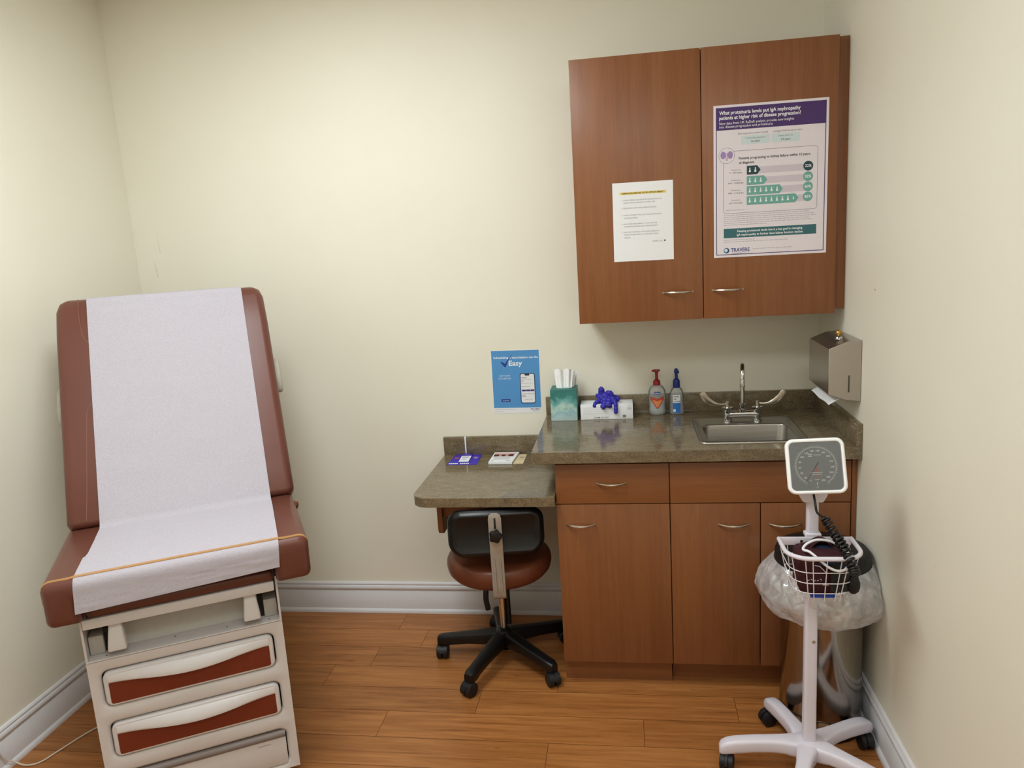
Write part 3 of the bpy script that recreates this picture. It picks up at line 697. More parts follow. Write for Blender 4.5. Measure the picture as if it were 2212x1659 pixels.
tag(o, 'thin upright white strip standing behind the leaflet against the desk backsplash', 'strip')
flat('card', 'cream card lying on the desk, mostly under the white brochure stack', 'card', [(1.600, -0.168), (1.684, -0.164), (1.683, -0.030), (1.610, -0.030)], ZK+0.0002, 0.001, 'cream_card',
     lambda m, pl: (fq(m, pl, 0.68, 0.62, 0.92, 0.70, 'ink_grey', E1), fq(m, pl, 0.66, 0.42, 0.94, 0.48, 'ink_olive', E1)))
def dr_bro(m, pl):
    fq(m, pl, 0.05, 0.78, 0.92, 0.93, 'photo_pink', E1); fq(m, pl, 0.05, 0.56, 0.88, 0.80, 'photo_skin', E2)
    fq(m, pl, 0.06, 0.57, 0.26, 0.76, 'photo_dark', E3); fq(m, pl, 0.38, 0.57, 0.52, 0.74, 'photo_dark', E3); fq(m, pl, 0.66, 0.57, 0.86, 0.78, 'photo_dark', E3)
    for k in range(3): fq(m, pl, 0.12, 0.44-0.08*k, 0.80, 0.47-0.08*k, 'ink_light', E1)
    fq(m, pl, 0.10, 0.10, 0.14, 0.20, 'ink_teal', E1); fq(m, pl, 0.70, 0.12, 0.88, 0.17, 'ink_light', E1)
flat('brochure_stack', 'neat stack of white brochures with a photo band, on the desk beside the counter', 'brochures', [(1.541, -0.172), (1.640, -0.176), (1.650, -0.026), (1.545, -0.026)], ZK+0.0016, 0.009, 'label_white', dr_bro)

# ------------------------------------------------------------------ things on the countertop
t = thing('tissue_box', 'teal patterned cube tissue box at the left end of the countertop', 'tissue box', (1.858, -0.0775, ZCT+0.0003))
m = M(); m.box((-0.053, -0.050, 0), (0.053, 0.050, 0.128), 'tissue_box_print', bevel=0.0015)
m.build('carton', None, t)
m = M(); m.prism([(0.032*math.cos(2*PI*k/28), 0.028*math.sin(2*PI*k/28)) for k in range(28)], 0.1281, 0.1286, plane='xy'); m.build('opening', 'tissue_box_top', t)
m = M()
def tis(sy, x0, x1, hh, ph):
    def f(u, v):
        x = (x0+(x1-x0)*u)*(0.80+0.20*v**0.8); y = sy+0.006*math.sin(u*13+ph)*(0.4+v)+0.004*math.sin(u*29+ph*2)
        z = 0.126+v*hh*(0.96+0.05*math.sin(u*9+ph)-0.30*abs(u-0.45)**2)
        return (x, y, z)
    m.grid(f, 40, 12)
tis(-0.010, -0.036, 0.040, 0.083, 0.3); tis(0.006, -0.040, 0.050, 0.079, 1.7); tis(0.020, -0.024, 0.056, 0.075, 3.1)
m.build('tissue', 'tissue_white', t, smooth=180)

t = thing('glove_box', 'white cardboard box of disposable gloves on the countertop', 'glove box', (2.0285, -0.0745, ZCT+0.0003))
m = M(); m.box((-0.1045, -0.0445, 0), (0.1045, 0.0445, 0.0605), 'label_white', bevel=0.001)
pf = lambda u, v: (u, -0.0449, v)
m.poly([pf(-0.076, 0.001), pf(0.03, 0.001), pf(0.03, 0.013), pf(-0.076, 0.013)], 'paper_white')
m.text('EXAM GLOVES', 0.0088, (-0.050, 0.0045), 'ink_black', 'LEFT', pf, 0.012)
for k in range(4): m.poly([pf(0.0835-0.001, 0.036+0.0055*k), pf(0.099, 0.036+0.0055*k), pf(0.099, 0.0375+0.0055*k), pf(0.0825, 0.0375+0.0055*k)], 'ink_light')
for k in range(8):
    x = 0.064+0.0016*k; m.poly([pf(x, 0.006), pf(x+0.0009, 0.006), pf(x+0.0009, 0.0175), pf(x, 0.0175)], 'ink_black')
rnd = random.Random(5)
for k in range(4): m.poly([pf(-0.095, 0.024+0.008*k), pf(-0.095+rnd.uniform(0.05, 0.16), 0.024+0.008*k), pf(-0.095+0.09, 0.0248+0.008*k), pf(-0.095, 0.0248+0.008*k)], 'ink_light')
m.build('carton', None, t, recalc=False)
pt = lambda u, v: (u, v, 0.0608)
m = M(); m.poly([pt(0.05*math.cos(2*PI*k/24), 0.022*math.sin(2*PI*k/24)) for k in range(24)], 'slot_dark'); m.build('opening', None, t, recalc=False)
# crumpled glove pulled half out of the box
m = M(); r = bmesh.ops.create_icosphere(m.bm, subdivisions=4, radius=1.0)
for v in r['verts']:
    p = v.co.copy(); n1 = noise.noise(p*1.7+Vector((3, 1, 0))); n2 = noise.noise(p*4.1); n3 = noise.noise(p*8.0)
    s = 1+0.30*n1+0.20*n2+0.07*n3; p = p*s; top = max(0, p.z)
    v.co = Vector((p.x*0.036-0.004-0.008*top, p.y*0.026-0.010, 0.079+p.z*0.026))
fg = [([(-0.016, -0.008, 0.09), (-0.020, -0.012, 0.112), (-0.012, -0.014, 0.124)], 0.0125), ([(0.0, -0.010, 0.095), (0.012, -0.020, 0.104), (0.026, -0.022, 0.092)], 0.011),
      ([(0.024, -0.02, 0.085), (0.036, -0.045, 0.066), (0.037, -0.053, 0.038), (0.036, -0.052, 0.024)], 0.0085), ([(-0.026, -0.020, 0.078), (-0.042, -0.030, 0.066), (-0.05, -0.048, 0.052)], 0.0085),
      ([(0.026, -0.004, 0.085), (0.042, -0.006, 0.078), (0.052, -0.010, 0.068)], 0.010), ([(-0.004, -0.026, 0.078), (-0.008, -0.046, 0.060), (-0.02, -0.054, 0.048)], 0.012), ([(0.012, -0.026, 0.076), (0.010, -0.048, 0.058), (0.008, -0.054, 0.052)], 0.013)]
for pts, rad in fg:
    sp = smoothpath(pts, 6); rr = [rad*(1.0+0.12*math.sin(i*1.9)) for i in range(len(sp))]; rr[-1] *= 0.35; rr[-2] *= 0.75; m.tube(sp, rr, seg=10)
o = m.build('disposable_glove', 'glove_blue', None, loc=(2.0285, -0.0745, ZCT+0.0003), smooth=180)
rm = o.modifiers.new('r', 'REMESH'); rm.mode = 'VOXEL'; rm.voxel_size = 0.0022; rm.use_smooth_shade = True
sm = o.modifiers.new('s', 'SMOOTH'); sm.factor = 0.5; sm.iterations = 3
tag(o, 'crumpled dark blue glove sticking out of the white glove box', 'glove')

# hand soap: oval bottle
t = thing('soap_bottle', 'clear hand soap bottle with dark red pump and red heart shaped label', 'soap bottle', (2.2315, -0.050, ZCT+0.0003))
SP = [(0.030, 0.0), (0.0335, 0.004), (0.0335, 0.020), (0.0320, 0.040), (0.0335, 0.062), (0.0350, 0.080), (0.0335, 0.098), (0.027, 0.112), (0.0185, 0.120), (0.0135, 0.123)]
syb = 0.66
m = M(); m.lathe([(r*0.94, z) for r, z in SP[:4]]+[(0.0312, 0.058)], mat='soap_liquid', sy=syb, seg=36); m.build('liquid', None, t)
m = M(); m.lathe(SP, sy=syb, seg=36); m.build('bottle', 'clear_plastic', t, smooth=60)
def wrap(rad_fn, sy, off):
    def f(u, z):
        r = rad_fn(z)+off; a = -PI/2+u/r; return (r*math.cos(a), sy*r*math.sin(a)-off*0.3, z)
    return f
def rad(prof):
    def f(z):
        for (r0, z0), (r1, z1) in zip(prof, prof[1:]):
            if z0 <= z <= z1: return r0+(r1-r0)*(z-z0)/max(1e-6, z1-z0)
        return prof[-1][0]
    return f
fw = wrap(rad(SP), syb, 0.0006); fw2 = wrap(rad(SP), syb, 0.0010)
m = M()
def heart(s, mt, f):
    def g2(u, v):
        z = 0.025+0.053*s*v+(1-s)*0.018
        hwid = s*(0.030*min(1, v*1.25)**0.9) if v < 0.8 else s*0.030
        dip = 0.011*s*v**6*(1-abs(2*u-1))
        return f((2*u-1)*hwid, z-dip)
    m.grid(g2, 16, 12, mt)
heart(1.0, 'heart_red', fw); heart(0.62, 'heart_orange', fw2)
m.grid(lambda u, v: fw(-0.013+0.026*u, 0.086+0.011*v), 8, 2, 'brand_navy')
m.text('Softsoap', 0.0065, (0, 0.0892), 'ink_white', 'CENTER', fw2, 0.02)
m.build('label', None, t, recalc=False, smooth=180)
m = M(); m.lathe([(0.0145, 0.121), (0.0145, 0.134), (0.012, 0.140), (0.006, 0.146), (0.0055, 0.168), (0.007, 0.170), (0.007, 0.176), (0.012, 0.177), (0.0135, 0.180), (0.012, 0.184), (0.0, 0.185)], seg=24)
m.tube([(0, 0, 0.1795), (-0.012, -0.006, 0.181), (-0.018, -0.009, 0.1795)], [0.005, 0.0045, 0.003], seg=10); m.tube([(0, 0, 0.1795), (0.014, 0.004, 0.180)], [0.005, 0.003], seg=10)
m.build('pump', 'pump_red', t)
# hand sanitizer
t = thing('sanitizer_bottle', 'clear hand sanitizer bottle with navy blue pump cap, right of the soap', 'sanitizer bottle', (2.3095, -0.050, ZCT+0.0003))
SN = [(0.028, 0.0), (0.0305, 0.003), (0.0295, 0.010), (0.0295, 0.070), (0.0275, 0.086), (0.021, 0.102), (0.014, 0.110), (0.0125, 0.112)]
m = M(); m.lathe(SN, sy=0.72, seg=36); m.build('bottle', 'clear_plastic', t, smooth=60)
fs = wrap(rad(SN), 0.72, 0.0006); fs2 = wrap(rad(SN), 0.72, 0.0010)
m = M(); m.grid(lambda u, v: fs(-0.0175+0.031*u, 0.049+0.032*v), 10, 4, 'label_white'); m.grid(lambda u, v: fs(-0.0175+0.031*u, 0.007+0.042*v), 10, 4, 'label_blue')
m.grid(lambda u, v: fs2(-0.016+0.010*u, 0.012+0.011*v), 4, 2, 'label_white')
for k, s in enumerate(('HAND', 'GEL', 'SANITIZER')): m.text(s, 0.0078 if k < 2 else 0.0058, (-0.014, 0.072-0.0095*k), 'ink_black', 'LEFT', fs2, 0.02)
m.build('label', None, t, recalc=False, smooth=180)
m = M(); m.lathe([(0.0142, 0.109), (0.0142, 0.133), (0.012, 0.140), (0.0065, 0.146), (0.006, 0.166), (0.0085, 0.168), (0.0085, 0.180), (0.005, 0.186), (0, 0.187)], seg=24)
m.tube([(0, 0, 0.177), (0.004, -0.012, 0.179), (0.007, -0.026, 0.174)], [0.006, 0.005, 0.0035], seg=10); m.build('pump', 'pump_blue', t)

# ------------------------------------------------------------------ exam table (local: x right, y away from the foot end)
TX, TY, TR = 0.8113, -1.2213, R(29.8)
T = thing('exam_table', 'brown vinyl medical exam table with raised back, in the left corner', 'exam table', (TX, TY, 0), TR)
XL, XR = -0.266, 0.268
# base shell, with front panel cut out around three openings
m = M()
m.box((XL, 0.03, 0.045), (XR, 0.92, 0.547))
m.box((XL+0.03, 0.05, 0.0), (XR-0.03, 0.90, 0.045))
cells = [(0.045, 0.209), (0.209, 0.3725), (0.3725, 0.547)]
ops = [(0.060, 0.183), (0.235, 0.348), (0.397, 0.510)]
OX0, OX1 = -0.236, 0.238
def frame_cell(zc, zo):
    z0, z1 = zc; a, b = zo; n = 5
    op = rrect(OX1-OX0, b-a, 0.022, n, (OX0+OX1)/2, (a+b)/2)
    corners = [(XR, z1), (XL, z1), (XL, z0), (XR, z0)]
    outer = []
    for ci in range(4): outer += [corners[ci]]*(n+1)
    def grow(d): return rrect(OX1-OX0+2*d, b-a+2*d, 0.022+d, n, (OX0+OX1)/2, (a+b)/2)
    rings = [[(x, 0.03, z) for x, z in outer], [(x, 0.0, z) for x, z in outer], [(x, 0.0, z) for x, z in grow(0.011)], [(x, 0.002, z) for x, z in grow(0.006)],
             [(x, 0.0055, z) for x, z in grow(0.002)], [(x, 0.010, z) for x, z in op], [(x, 0.029, z) for x, z in op]]
    m.loft(rings, cap0=False, cap1=False)
for zc, zo in zip(cells, ops): frame_cell(zc, zo)
bmesh.ops.remove_doubles(m.bm, verts=m.bm.verts[:], dist=1e-5)
m.box((XL, 0.0, 0.5405), (XR, 0.075, 0.549), bevel=0.003)
m.build('base', 'table_cream', T, smooth=40)
m = M()
for a, b in ops:
    m.prism(rrect(OX1-OX0-0.0005, b-a-0.0005, 0.022, 5, (OX0+OX1)/2, (a+b)/2), 0.024, 0.0285, plane='xz')
m.build('gasket', 'gasket_black', T)
def drawer(z0, z1):
    cx, cz = (OX0+OX1)/2, (z0+z1)/2; w, h = OX1-OX0-0.0085, z1-z0-0.0085
    m = M(); rr = lambda d: rrect(w-2*d, h-2*d, 0.020-d*0.8, 6, cx, cz)
    m.loft([[(x, 0.024, z) for x, z in rr(0)], [(x, 0.001, z) for x, z in rr(0)], [(x, -0.003, z) for x, z in rr(0.003)], [(x, -0.0036, z) for x, z in rr(0.006)]])
    d = m.build('drawer', 'table_cream', T, smooth=40)
    # brown insert with a curved upper edge
    x0, x1 = cx-w/2+0.013, cx+w/2-0.013; zb = cz-h/2+0.008; zt = cz+h/2-0.030; n = 24
    up = []
    for k in range(n+1):
        u = k/n; x = x0+(x1-x0)*u; s = 0.5-0.5*math.cos(2*PI*min(1, max(0, u))); up.append((x, zt-0.015*s**0.8))
    pts = [(x0+0.004, zb), (x1-0.004, zb), (x1, zb+0.004), (x1, zt-0.004)] + [(x1-0.004, zt)] + list(reversed(up))[2:-2] + [(x0+0.004, zt), (x0, zt-0.004), (x0, zb+0.004)]
    m = M(); m.prism(pts, -0.0046, -0.003, plane='xz'); m.build('insert_panel', 'drawer_insert', d)
    # sculpted lip used as the pull: swells out in the middle
    rings = []
    for k in range(n+1):
        u = k/n; x = x0+(x1-x0)*u; s = (0.5-0.5*math.cos(2*PI*u))**0.8
        lo = zt-0.015*s; hi = cz+h/2-0.007; out = 0.004+0.017*s
        prof = [(-0.003, hi), (-0.0035-0.35*out, hi-0.003), (-0.003-0.8*out, lo+(hi-lo)*0.45), (-0.003-out, lo+0.006), (-0.003-out*0.95, lo+0.001), (-0.003-0.75*out, lo), (-0.003, lo+0.004)]
        rings.append([(x, y, z) for y, z in prof])
    m = M(); m.loft(rings); m.build('handle', 'table_cream', d, smooth=60)
drawer(*ops[2]); drawer(*ops[1])
# pull-out step
z0, z1 = ops[0]; cx = (OX0+OX1)/2; w = OX1-OX0-0.006
m = M(); m.box((cx-w/2, 0.0005, z0+0.003), (cx+w/2, 0.024, z1-0.024), bevel=0.003)
pw = lambda u, v: (u, 0.0001, v)
st = m.build('step', 'table_cream', T)
m = M(); m.loft([[(x, y, z) for y, z in ((0.024, z1-0.003), (0.004, z1-0.003), (-0.003, z1-0.006), (-0.007, z1-0.013), (-0.006, z1-0.020), (-0.001, z1-0.025), (0.024, z1-0.025))] for x in (cx-w/2, cx+w/2)])
m.build('tread_nose', 'table_grey', st, smooth=60)
m = M()
for k, (u, hh) in enumerate(((0.150, 0.0015), (0.156, 0.0025), (0.163, 0.002), (0.170, 0.0028), (0.178, 0.002), (0.184, 0.002))): m.poly([(u, 0.0001, 0.142), (u+0.0045, 0.0001, 0.142+0.0006), (u+0.0045, 0.0001, 0.142+hh), (u, 0.0001, 0.142+hh)])
m.build('printed_mark', 'ink_grey', st, recalc=False)
# open compartment between the drawers and the seat
for x_ in (XL, XR-0.006):
    m = M(); m.box((x_, 0.002, 0.549), (x_+0.006, 0.90, 0.6895)); m.build('side_plate', 'table_cream', T)
m = M(); m.box((XL+0.0065, 0.101, 0.5495), (XR-0.0065, 0.106, 0.660)); m.build('back_plate', 'slot_dark', T)  # coloured dark to stand for the shadow gap under the leg-rest bar
m = M()
m.prism([(0.062, 0.5492), (0.100, 0.5492), (0.100, 0.618), (0.082, 0.618)], -0.204, 0.206, plane='yz')
m.build('recess_panel', 'compartment_grey', T)
for x0_, x1_ in ((XL+0.008, -0.219), (0.221, XR-0.008)):
    m = M(); m.box((x0_, 0.036, 0.5492), (x1_, 0.0995, 0.606), bevel=0.003); m.build('corner_box', 'compartment_grey', T)
for x0_, x1_ in ((-0.2185, -0.2045), (0.2065, 0.2205)):
    m = M(); m.box((x0_, 0.050, 0.5493), (x1_, 0.060, 0.620)); m.build('stirrup_slot', 'gasket_black', T)
for (x, y, z) in ((-0.215, 0.030, 0.5494), (-0.035, 0.055, 0.5494), (0.11, 0.04, 0.5494), (0.232, 0.030, 0.5494)):
    m = M(); m.cyl((x, y-0.012, z-0.0002), (x, y-0.012, z+0.0006), 0.0022, seg=10); m.build('screw', 'slot_dark', T)
for x in (-0.180, 0.185):
    m = M(); rings = []
    for z, hw, y0, y1 in ((0.650, 0.017, 0.010, 0.035), (0.630, 0.0185, 0.000, 0.034), (0.600, 0.022, -0.010, 0.030), (0.578, 0.0245, -0.016, 0.026), (0.573, 0.0235, -0.015, 0.022)):
        rings.append([(x+px, (y0+y1)/2+py, z) for px, py in rrect(2*hw, y1-y0, 0.006, 3)])
    m.loft(rings); m.build('stirrup', 'table_cream', T, smooth=50)
m = M(); m.box((-0.257, -0.012, 0.650), (0.257, 0.006, 0.680), bevel=0.003); m.box((-0.25, 0.006, 0.662), (0.25, 0.098, 0.676))
lr = m.build('leg_rest', 'table_cream', T)
m = M(); m.box((-0.242, -0.010, 0.6805), (0.258, 0.40, 0.714), bevel=0.010, seg=4); m.build('leg_rest_pad', 'vinyl_brown', lr)
# upholstery
sx0, sx1, sz0, sz1, nx0, nx1, nz = -0.331, 0.368, 0.690, 0.822, -0.246, 0.266, 0.752
def arc(cx, cz, r_, a0, a1, n=5): return [(cx+r_*math.cos(R(a0+(a1-a0)*k/n)), cz+r_*math.sin(R(a0+(a1-a0)*k/n))) for k in range(n+1)]
def seat_outline(d):
    r1, r2 = 0.026-d*0.4, 0.020-d*0.4
    return (arc(sx1-d-r1, sz1-d-r1, r1, 0, 90)+arc(sx0+d+r1, sz1-d-r1, r1, 90, 180)+arc(sx0+d+r2, sz0+d+r2, r2, 180, 270, 4)
            +[(nx0-d-0.006, sz0+d), (nx0-d, sz0+d+0.006)]+[(nx0-d, nz+d-0.008), (nx0-d+0.008, nz+d)]+[(nx1+d-0.008, nz+d), (nx1+d, nz+d-0.008)]
            +[(nx1+d, sz0+d+0.006), (nx1+d+0.006, sz0+d)]+arc(sx1-d-r2, sz0+d+r2, r2, 270, 360, 4))
m = M(); rings = []
for y, d in ((-0.062, 0.022), (-0.0595, 0.012), (-0.054, 0.0055), (-0.046, 0.0015), (-0.036, 0.0), (0.405, 0.0), (0.42, 0.006)): rings.append([(x, y, z) for x, z in seat_outline(d)])
m.loft(rings); m.build('seat', 'vinyl_brown', T, smooth=60)
HB, HZ = 0.352, 0.824   # hinge line (local y, z)
ang = math.atan2(0.79-0.347, 1.54-0.823)   # lean from vertical
BK = Matrix.Translation((0.0235, HB, HZ)) @ Matrix.Rotation(-ang, 4, 'X')   # local: x across, y into the pad, z up the back
m = M(tf=BK); L = 0.845
rings = []
def brr(wd, th, r, z, y): return [(x, yy, z) for x, yy in rrect(wd, th, r, 6, 0, y)]
for z, sh in ((0.012, 0.020), (0.016, 0.008), (0.03, 0.0), (0.2, 0.0), (L-0.16, 0.0), (L-0.05, 0.003), (L-0.018, 0.012), (L-0.004, 0.026), (L, 0.042)):
    rings.append(brr(0.703-2*sh*0.9, 0.092-2*sh*0.8, 0.028, z, 0.046))
m.loft(rings); bk = m.build('backrest', 'vinyl_brown', T, smooth=60)
m = M(tf=BK)
st1 = smoothpath([(-0.2755, 0.0002, 0.832), (-0.2745, -0.0004, 0.76), (-0.268, -0.0004, 0.693), (-0.258, -0.0004, 0.668), (-0.235, -0.0004, 0.648)], 6)
st2 = smoothpath([(-0.235, -0.0004, 0.447), (-0.258, -0.0004, 0.425), (-0.270, -0.0004, 0.395), (-0.274, -0.0004, 0.34), (-0.284, -0.0004, 0.14), (-0.292, -0.0004, 0.03)], 6)
for s_ in (st1, st2):
    m = M(tf=BK); m.tube(s_, 0.0010, seg=6); m.build('stitching', 'vinyl_stitch', bk)
for sx in (-1, 1):
    m = M(tf=BK); x0 = sx*0.335
    rings = []
    for dx, r_ in ((0.0, 0.058), (0.028, 0.062), (0.035, 0.060), (0.0385, 0.052)):
        rings.append([(x0+sx*dx, 0.106+0.45*r_*math.cos(2*PI*k/28), (0.50 if sx > 0 else 0.47)+1.15*r_*math.sin(2*PI*k/28)) for k in range(28)])
    m.loft(rings); m.build('roll_holder', 'knob_beige', T, smooth=50)
m = M(tf=Matrix.Translation((0.368, 0.33, 0.795))); m.lathe([(0, -0.018), (0.008, -0.014), (0.013, 0), (0.010, 0.010), (0, 0.014)], seg=16); m.build('hinge_knob', 'vinyl_seat_brown', T)
m = M(); m.box((-0.2, 0.421, 0.7035), (0.24, 0.72, 0.76)); m.build('back_support', 'slot_dark', T)
# strap across the seat that holds the paper down
m = M(); rings = []
path = []
for k in range(8):
    f_ = R(-88+88*k/7); path.append((-0.305+0.0272*math.sin(f_), -0.041, 0.796+0.0272*math.cos(f_)))
path += [(-0.262, -0.0425, 0.8236), (-0.245, -0.0440, 0.8268), (0.02, -0.0430, 0.8270), (0.281, -0.0440, 0.8268), (0.30, -0.0430, 0.8236)]
for k in range(8):
    f_ = R(88*k/7); path.append((0.342+0.0272*math.sin(f_), -0.041, 0.796+0.0272*math.cos(f_)))
path[0] = (path[0][0], -0.036, 0.760); path[-1] = (path[-1][0], -0.036, 0.760)
for x, y, z in path:
    rings.append([(x, y-0.0045, z-0.0020), (x, y, z), (x, y+0.0045, z+0.0004), (x, y+0.0045, z-0.0012), (x, y, z-0.0016), (x, y-0.0045, z-0.0034)])
m.loft(rings); m.build('strap', 'strap_film', T, smooth=60)
# crepe paper sheet over back and seat
PT = thing('exam_paper', 'white crepe paper sheet draped down the back and seat of the exam table', 'paper sheet', (TX, TY, 0), TR)
prof = []
def bkpt(zb, off): q = BK @ Vector((0, -off, zb)); return (q.y, q.z)
prof += [(*( (BK @ Vector((0, 0.050, L+0.0022)))[1:] ),), ( *((BK @ Vector((0, 0.022, L+0.0022)))[1:]), ), (*((BK @ Vector((0, 0.006, L-0.008)))[1:]),)]
for k in range(0, 41): prof.append(bkpt((L-0.025)*(1-k/40)+0.012*(k/40), 0.0028))
prof += [(HB-0.0045, HZ+0.0062), (HB-0.010, HZ+0.0012)]
for k in range(0, 21): prof.append((HB-0.016-(HB-0.016+0.036)*k/20, 0.8246))
for k in range(1, 8):
    a = R(90+90*k/7); prof.append((-0.036+0.0285*math.cos(a), 0.796+0.0285*math.sin(a)))
for k in range(1, 9): prof.append((-0.0650, 0.796-0.070*k/8))
m = M(); nP = len(prof)-1
def pap(u, v):
    i = v*nP; k = min(int(i), nP-1); f = i-k; y = prof[k][0]*(1-f)+prof[k+1][0]*f; z = prof[k][1]*(1-f)+prof[k+1][1]*f
    s = k/nP
    xl, xr = -0.224-0.008*min(1, s/0.6), 0.2965-0.004*min(1, s/0.6)
    if s > 0.60: q = (s-0.60)/0.4; xl = -0.232-0.016*q-(0.008*min(1, max(0, (q-0.28)/0.04)) if q > 0.28 else 0); xr = 0.2925-0.014*q
    x = xl+(xr-xl)*u
    wob = 0.0013*noise.noise(Vector((x*9, s*26, 1.3)))+0.0006*noise.noise(Vector((x*30, s*70, 4)))
    if 0.05 < s < 0.62: n_ = (BK.to_3x3() @ Vector((0, -1, 0))); y += n_.y*(wob+0.0013); z += n_.z*(wob+0.0013)
    elif s < 0.9 and s >= 0.62: z += abs(wob)*0.5
    else:
        y -= abs(wob)+0.004*max(0, (s-0.93)/0.07)*(1-u); z += 0.020*u*max(0, (s-0.91)/0.09)
    return (x, y, z)
m.grid(pap, 40, nP*2); m.build('sheet', 'crepe_paper', PT, smooth=80)

# power cord on the floor
m = M(); pc = smoothpath([(0.262, -0.785, 0.0042), (0.172, -0.902, 0.0042), (0.127, -1.02, 0.0042), (0.109, -1.074, 0.0042), (0.088, -1.097, 0.0045), (0.055, -1.102, 0.005), (0.026, -1.108, 0.022), (0.0145, -1.128, 0.045), (0.0125, -1.16, 0.10), (0.0125, -1.26, 0.13), (0.013, -1.42, 0.125), (0.016, -1.6, 0.10), (0.022, -1.75, 0.05), (0.04, -1.85, 0.0045)], 8)
o = m.tube(pc, 0.0028, seg=8).build('power_cord', 'cord_white', None, smooth=180); tag(o, 'thin white cord on the floor by the left baseboard, beside the exam table', 'cord')

# ------------------------------------------------------------------ wheeled stool
ST = thing('stool', 'wheeled stool with round brown seat and black backrest, pushed under the desk', 'stool', (1.598, -0.375, 0))
m = M(); m.lathe([(0, 0.372), (0.10, 0.373), (0.160, 0.3755), (0.184, 0.385), (0.198, 0.402), (0.2035, 0.424), (0.202, 0.444), (0.196, 0.456), (0.187, 0.4625), (0.176, 0.465), (0.10, 0.4665), (0, 0.467)], seg=48); m.build('seat', 'vinyl_seat_brown', ST, smooth=60)
m = M(); m.lathe([(0.0, 0.336), (0.050, 0.336), (0.066, 0.346), (0.070, 0.3715), (0, 0.3715)], seg=28); m.cyl((0.020, 0.012, 0.15), (0.020, 0.012, 0.337), 0.0105, seg=14); m.build('seat_plate', 'black_plastic', ST)
m = M(); m.lathe([(0.0135, 0.05), (0.0135, 0.36)], seg=20); m.lathe([(0.0, 0.045), (0.008, 0.045), (0.0085, 0.07)], seg=14); m.build('gas_column', 'chrome', ST)
m = M(); m.lathe([(0.034, 0.075), (0.040, 0.085), (0.040, 0.118), (0.030, 0.132), (0.0155, 0.138), (0.0150, 0.05), (0.03, 0.055)], seg=28, cap0=False, cap1=False); m.build('hub', 'black_plastic', ST)
m = M(); m.tube(smoothpath([(-0.02, 0.02, 0.345), (-0.052, 0.0, 0.33), (-0.062, -0.01, 0.27), (-0.055, -0.012, 0.22)], 5), [0.006]*8+[0.011]*8, seg=10); m.build('height_lever', 'black_plastic', ST)
def leg_section(r, w, zb, zt):
    return [(r, y, z) for y, z in rrect(w, zt-zb, 0.011, 3, 0, (zb+zt)/2)]
rot0 = 33
for k in range(5):
    a = R(rot0+72*k); tf = Matrix.Rotation(a, 4, 'Z')
    m = M(tf=tf)
    m.loft([leg_section(r, w, zb, zt) for r, w, zb, zt in ((0.020, 0.052, 0.066, 0.130), (0.06, 0.050, 0.070, 0.125), (0.15, 0.046, 0.066, 0.110), (0.225, 0.043, 0.056, 0.099), (0.240, 0.043, 0.049, 0.097), (0.262, 0.042, 0.049, 0.094), (0.276, 0.032, 0.051, 0.089))])
    lg = m.build('leg', 'black_plastic', ST, smooth=50)
    ca = {0: 200, 1: 60, 2: 92, 3: 58, 4: 118}[k]
    cx_, cy_ = 0.258*math.cos(a), 0.258*math.sin(a)
    m = M(tf=Matrix.Translation((cx_, cy_, 0)) @ Matrix.Rotation(R(ca), 4, 'Z'))
    m.cyl((0, 0, 0.044), (0, 0, 0.066), 0.0065, seg=12)
    for sy in (-1, 1):
        yy = sy*0.0125
        m.tube([(-0.012, yy-0.0105, 0.0277), (-0.012, yy-0.008, 0.0277), (-0.012, yy+0.008, 0.0277), (-0.012, yy+0.0105, 0.0277)], [0.024, 0.0275, 0.0275, 0.024], seg=26)
    hood = []
    for q in range(9):
        b = R(-10+180*q/8); hood.append((-0.012+0.030*math.cos(b), 0.0265+0.028*math.sin(b)))
    m.prism(hood, -0.0045, 0.0045, plane='xz')
    m.build('caster', 'black_rubber', lg)
# back bar and shell
BR = Matrix.Rotation(R(9), 4, 'Z')
m = M(tf=BR); bar = smoothpath([(0, -0.03, 0.356), (0, -0.14, 0.352), (0, -0.196, 0.362), (0, -0.216, 0.40), (0, -0.226, 0.50), (0, -0.238, 0.60), (0, -0.245, 0.70)], 5); rings = []
for i, p in enumerate(bar):
    tg = (bar[min(i+1, len(bar)-1)]-bar[max(i-1, 0)]).normalized(); sd = Vector((1, 0, 0)); nn = tg.cross(sd).normalized()
    w = 0.0235 if i < len(bar)-1 else 0.020
    if i < 8: w = 0.018
    rings.append([p+sd*x+nn*y for x, y in rrect(2*w, 0.006, 0.0025, 2)])
rings.append([bar[-1]+Vector((0, -0.0008, 0.007))+sd*x+nn*y for x, y in rrect(0.022, 0.005, 0.002, 2)])
m.loft(rings)
for sx in (-1, 1):
    m.tube([(sx*0.0105, -0.2215, 0.40), (sx*0.0105, -0.2295, 0.50), (sx*0.0105, -0.2335, 0.535)], [0.0042, 0.0042, 0.002], seg=8)
br = m.build('back_bar', 'worn_chrome', ST, smooth=50)
m = M(tf=BR); m.box((-0.0032, -0.2483, 0.650), (0.0032, -0.2435, 0.690), bevel=0.001); m.build('adjust_slot', 'gasket_black', br)
m = M(tf=BR @ Matrix.Translation((0, -0.262, 0.626)) @ Matrix.Rotation(R(90), 4, 'X'))
kp = []
for z, s_ in ((-0.018, 0.6), (-0.016, 0.9), (-0.004, 1.0), (0.004, 0.95), (0.006, 0.7)):
    kp.append([((0.0225+0.0026*math.cos(5*2*PI*k/40))*s_*math.cos(2*PI*k/40), (0.0225+0.0026*math.cos(5*2*PI*k/40))*s_*math.sin(2*PI*k/40), z) for k in range(40)])
m.loft(kp); m.build('adjust_knob', 'black_plastic', ST, smooth=50)
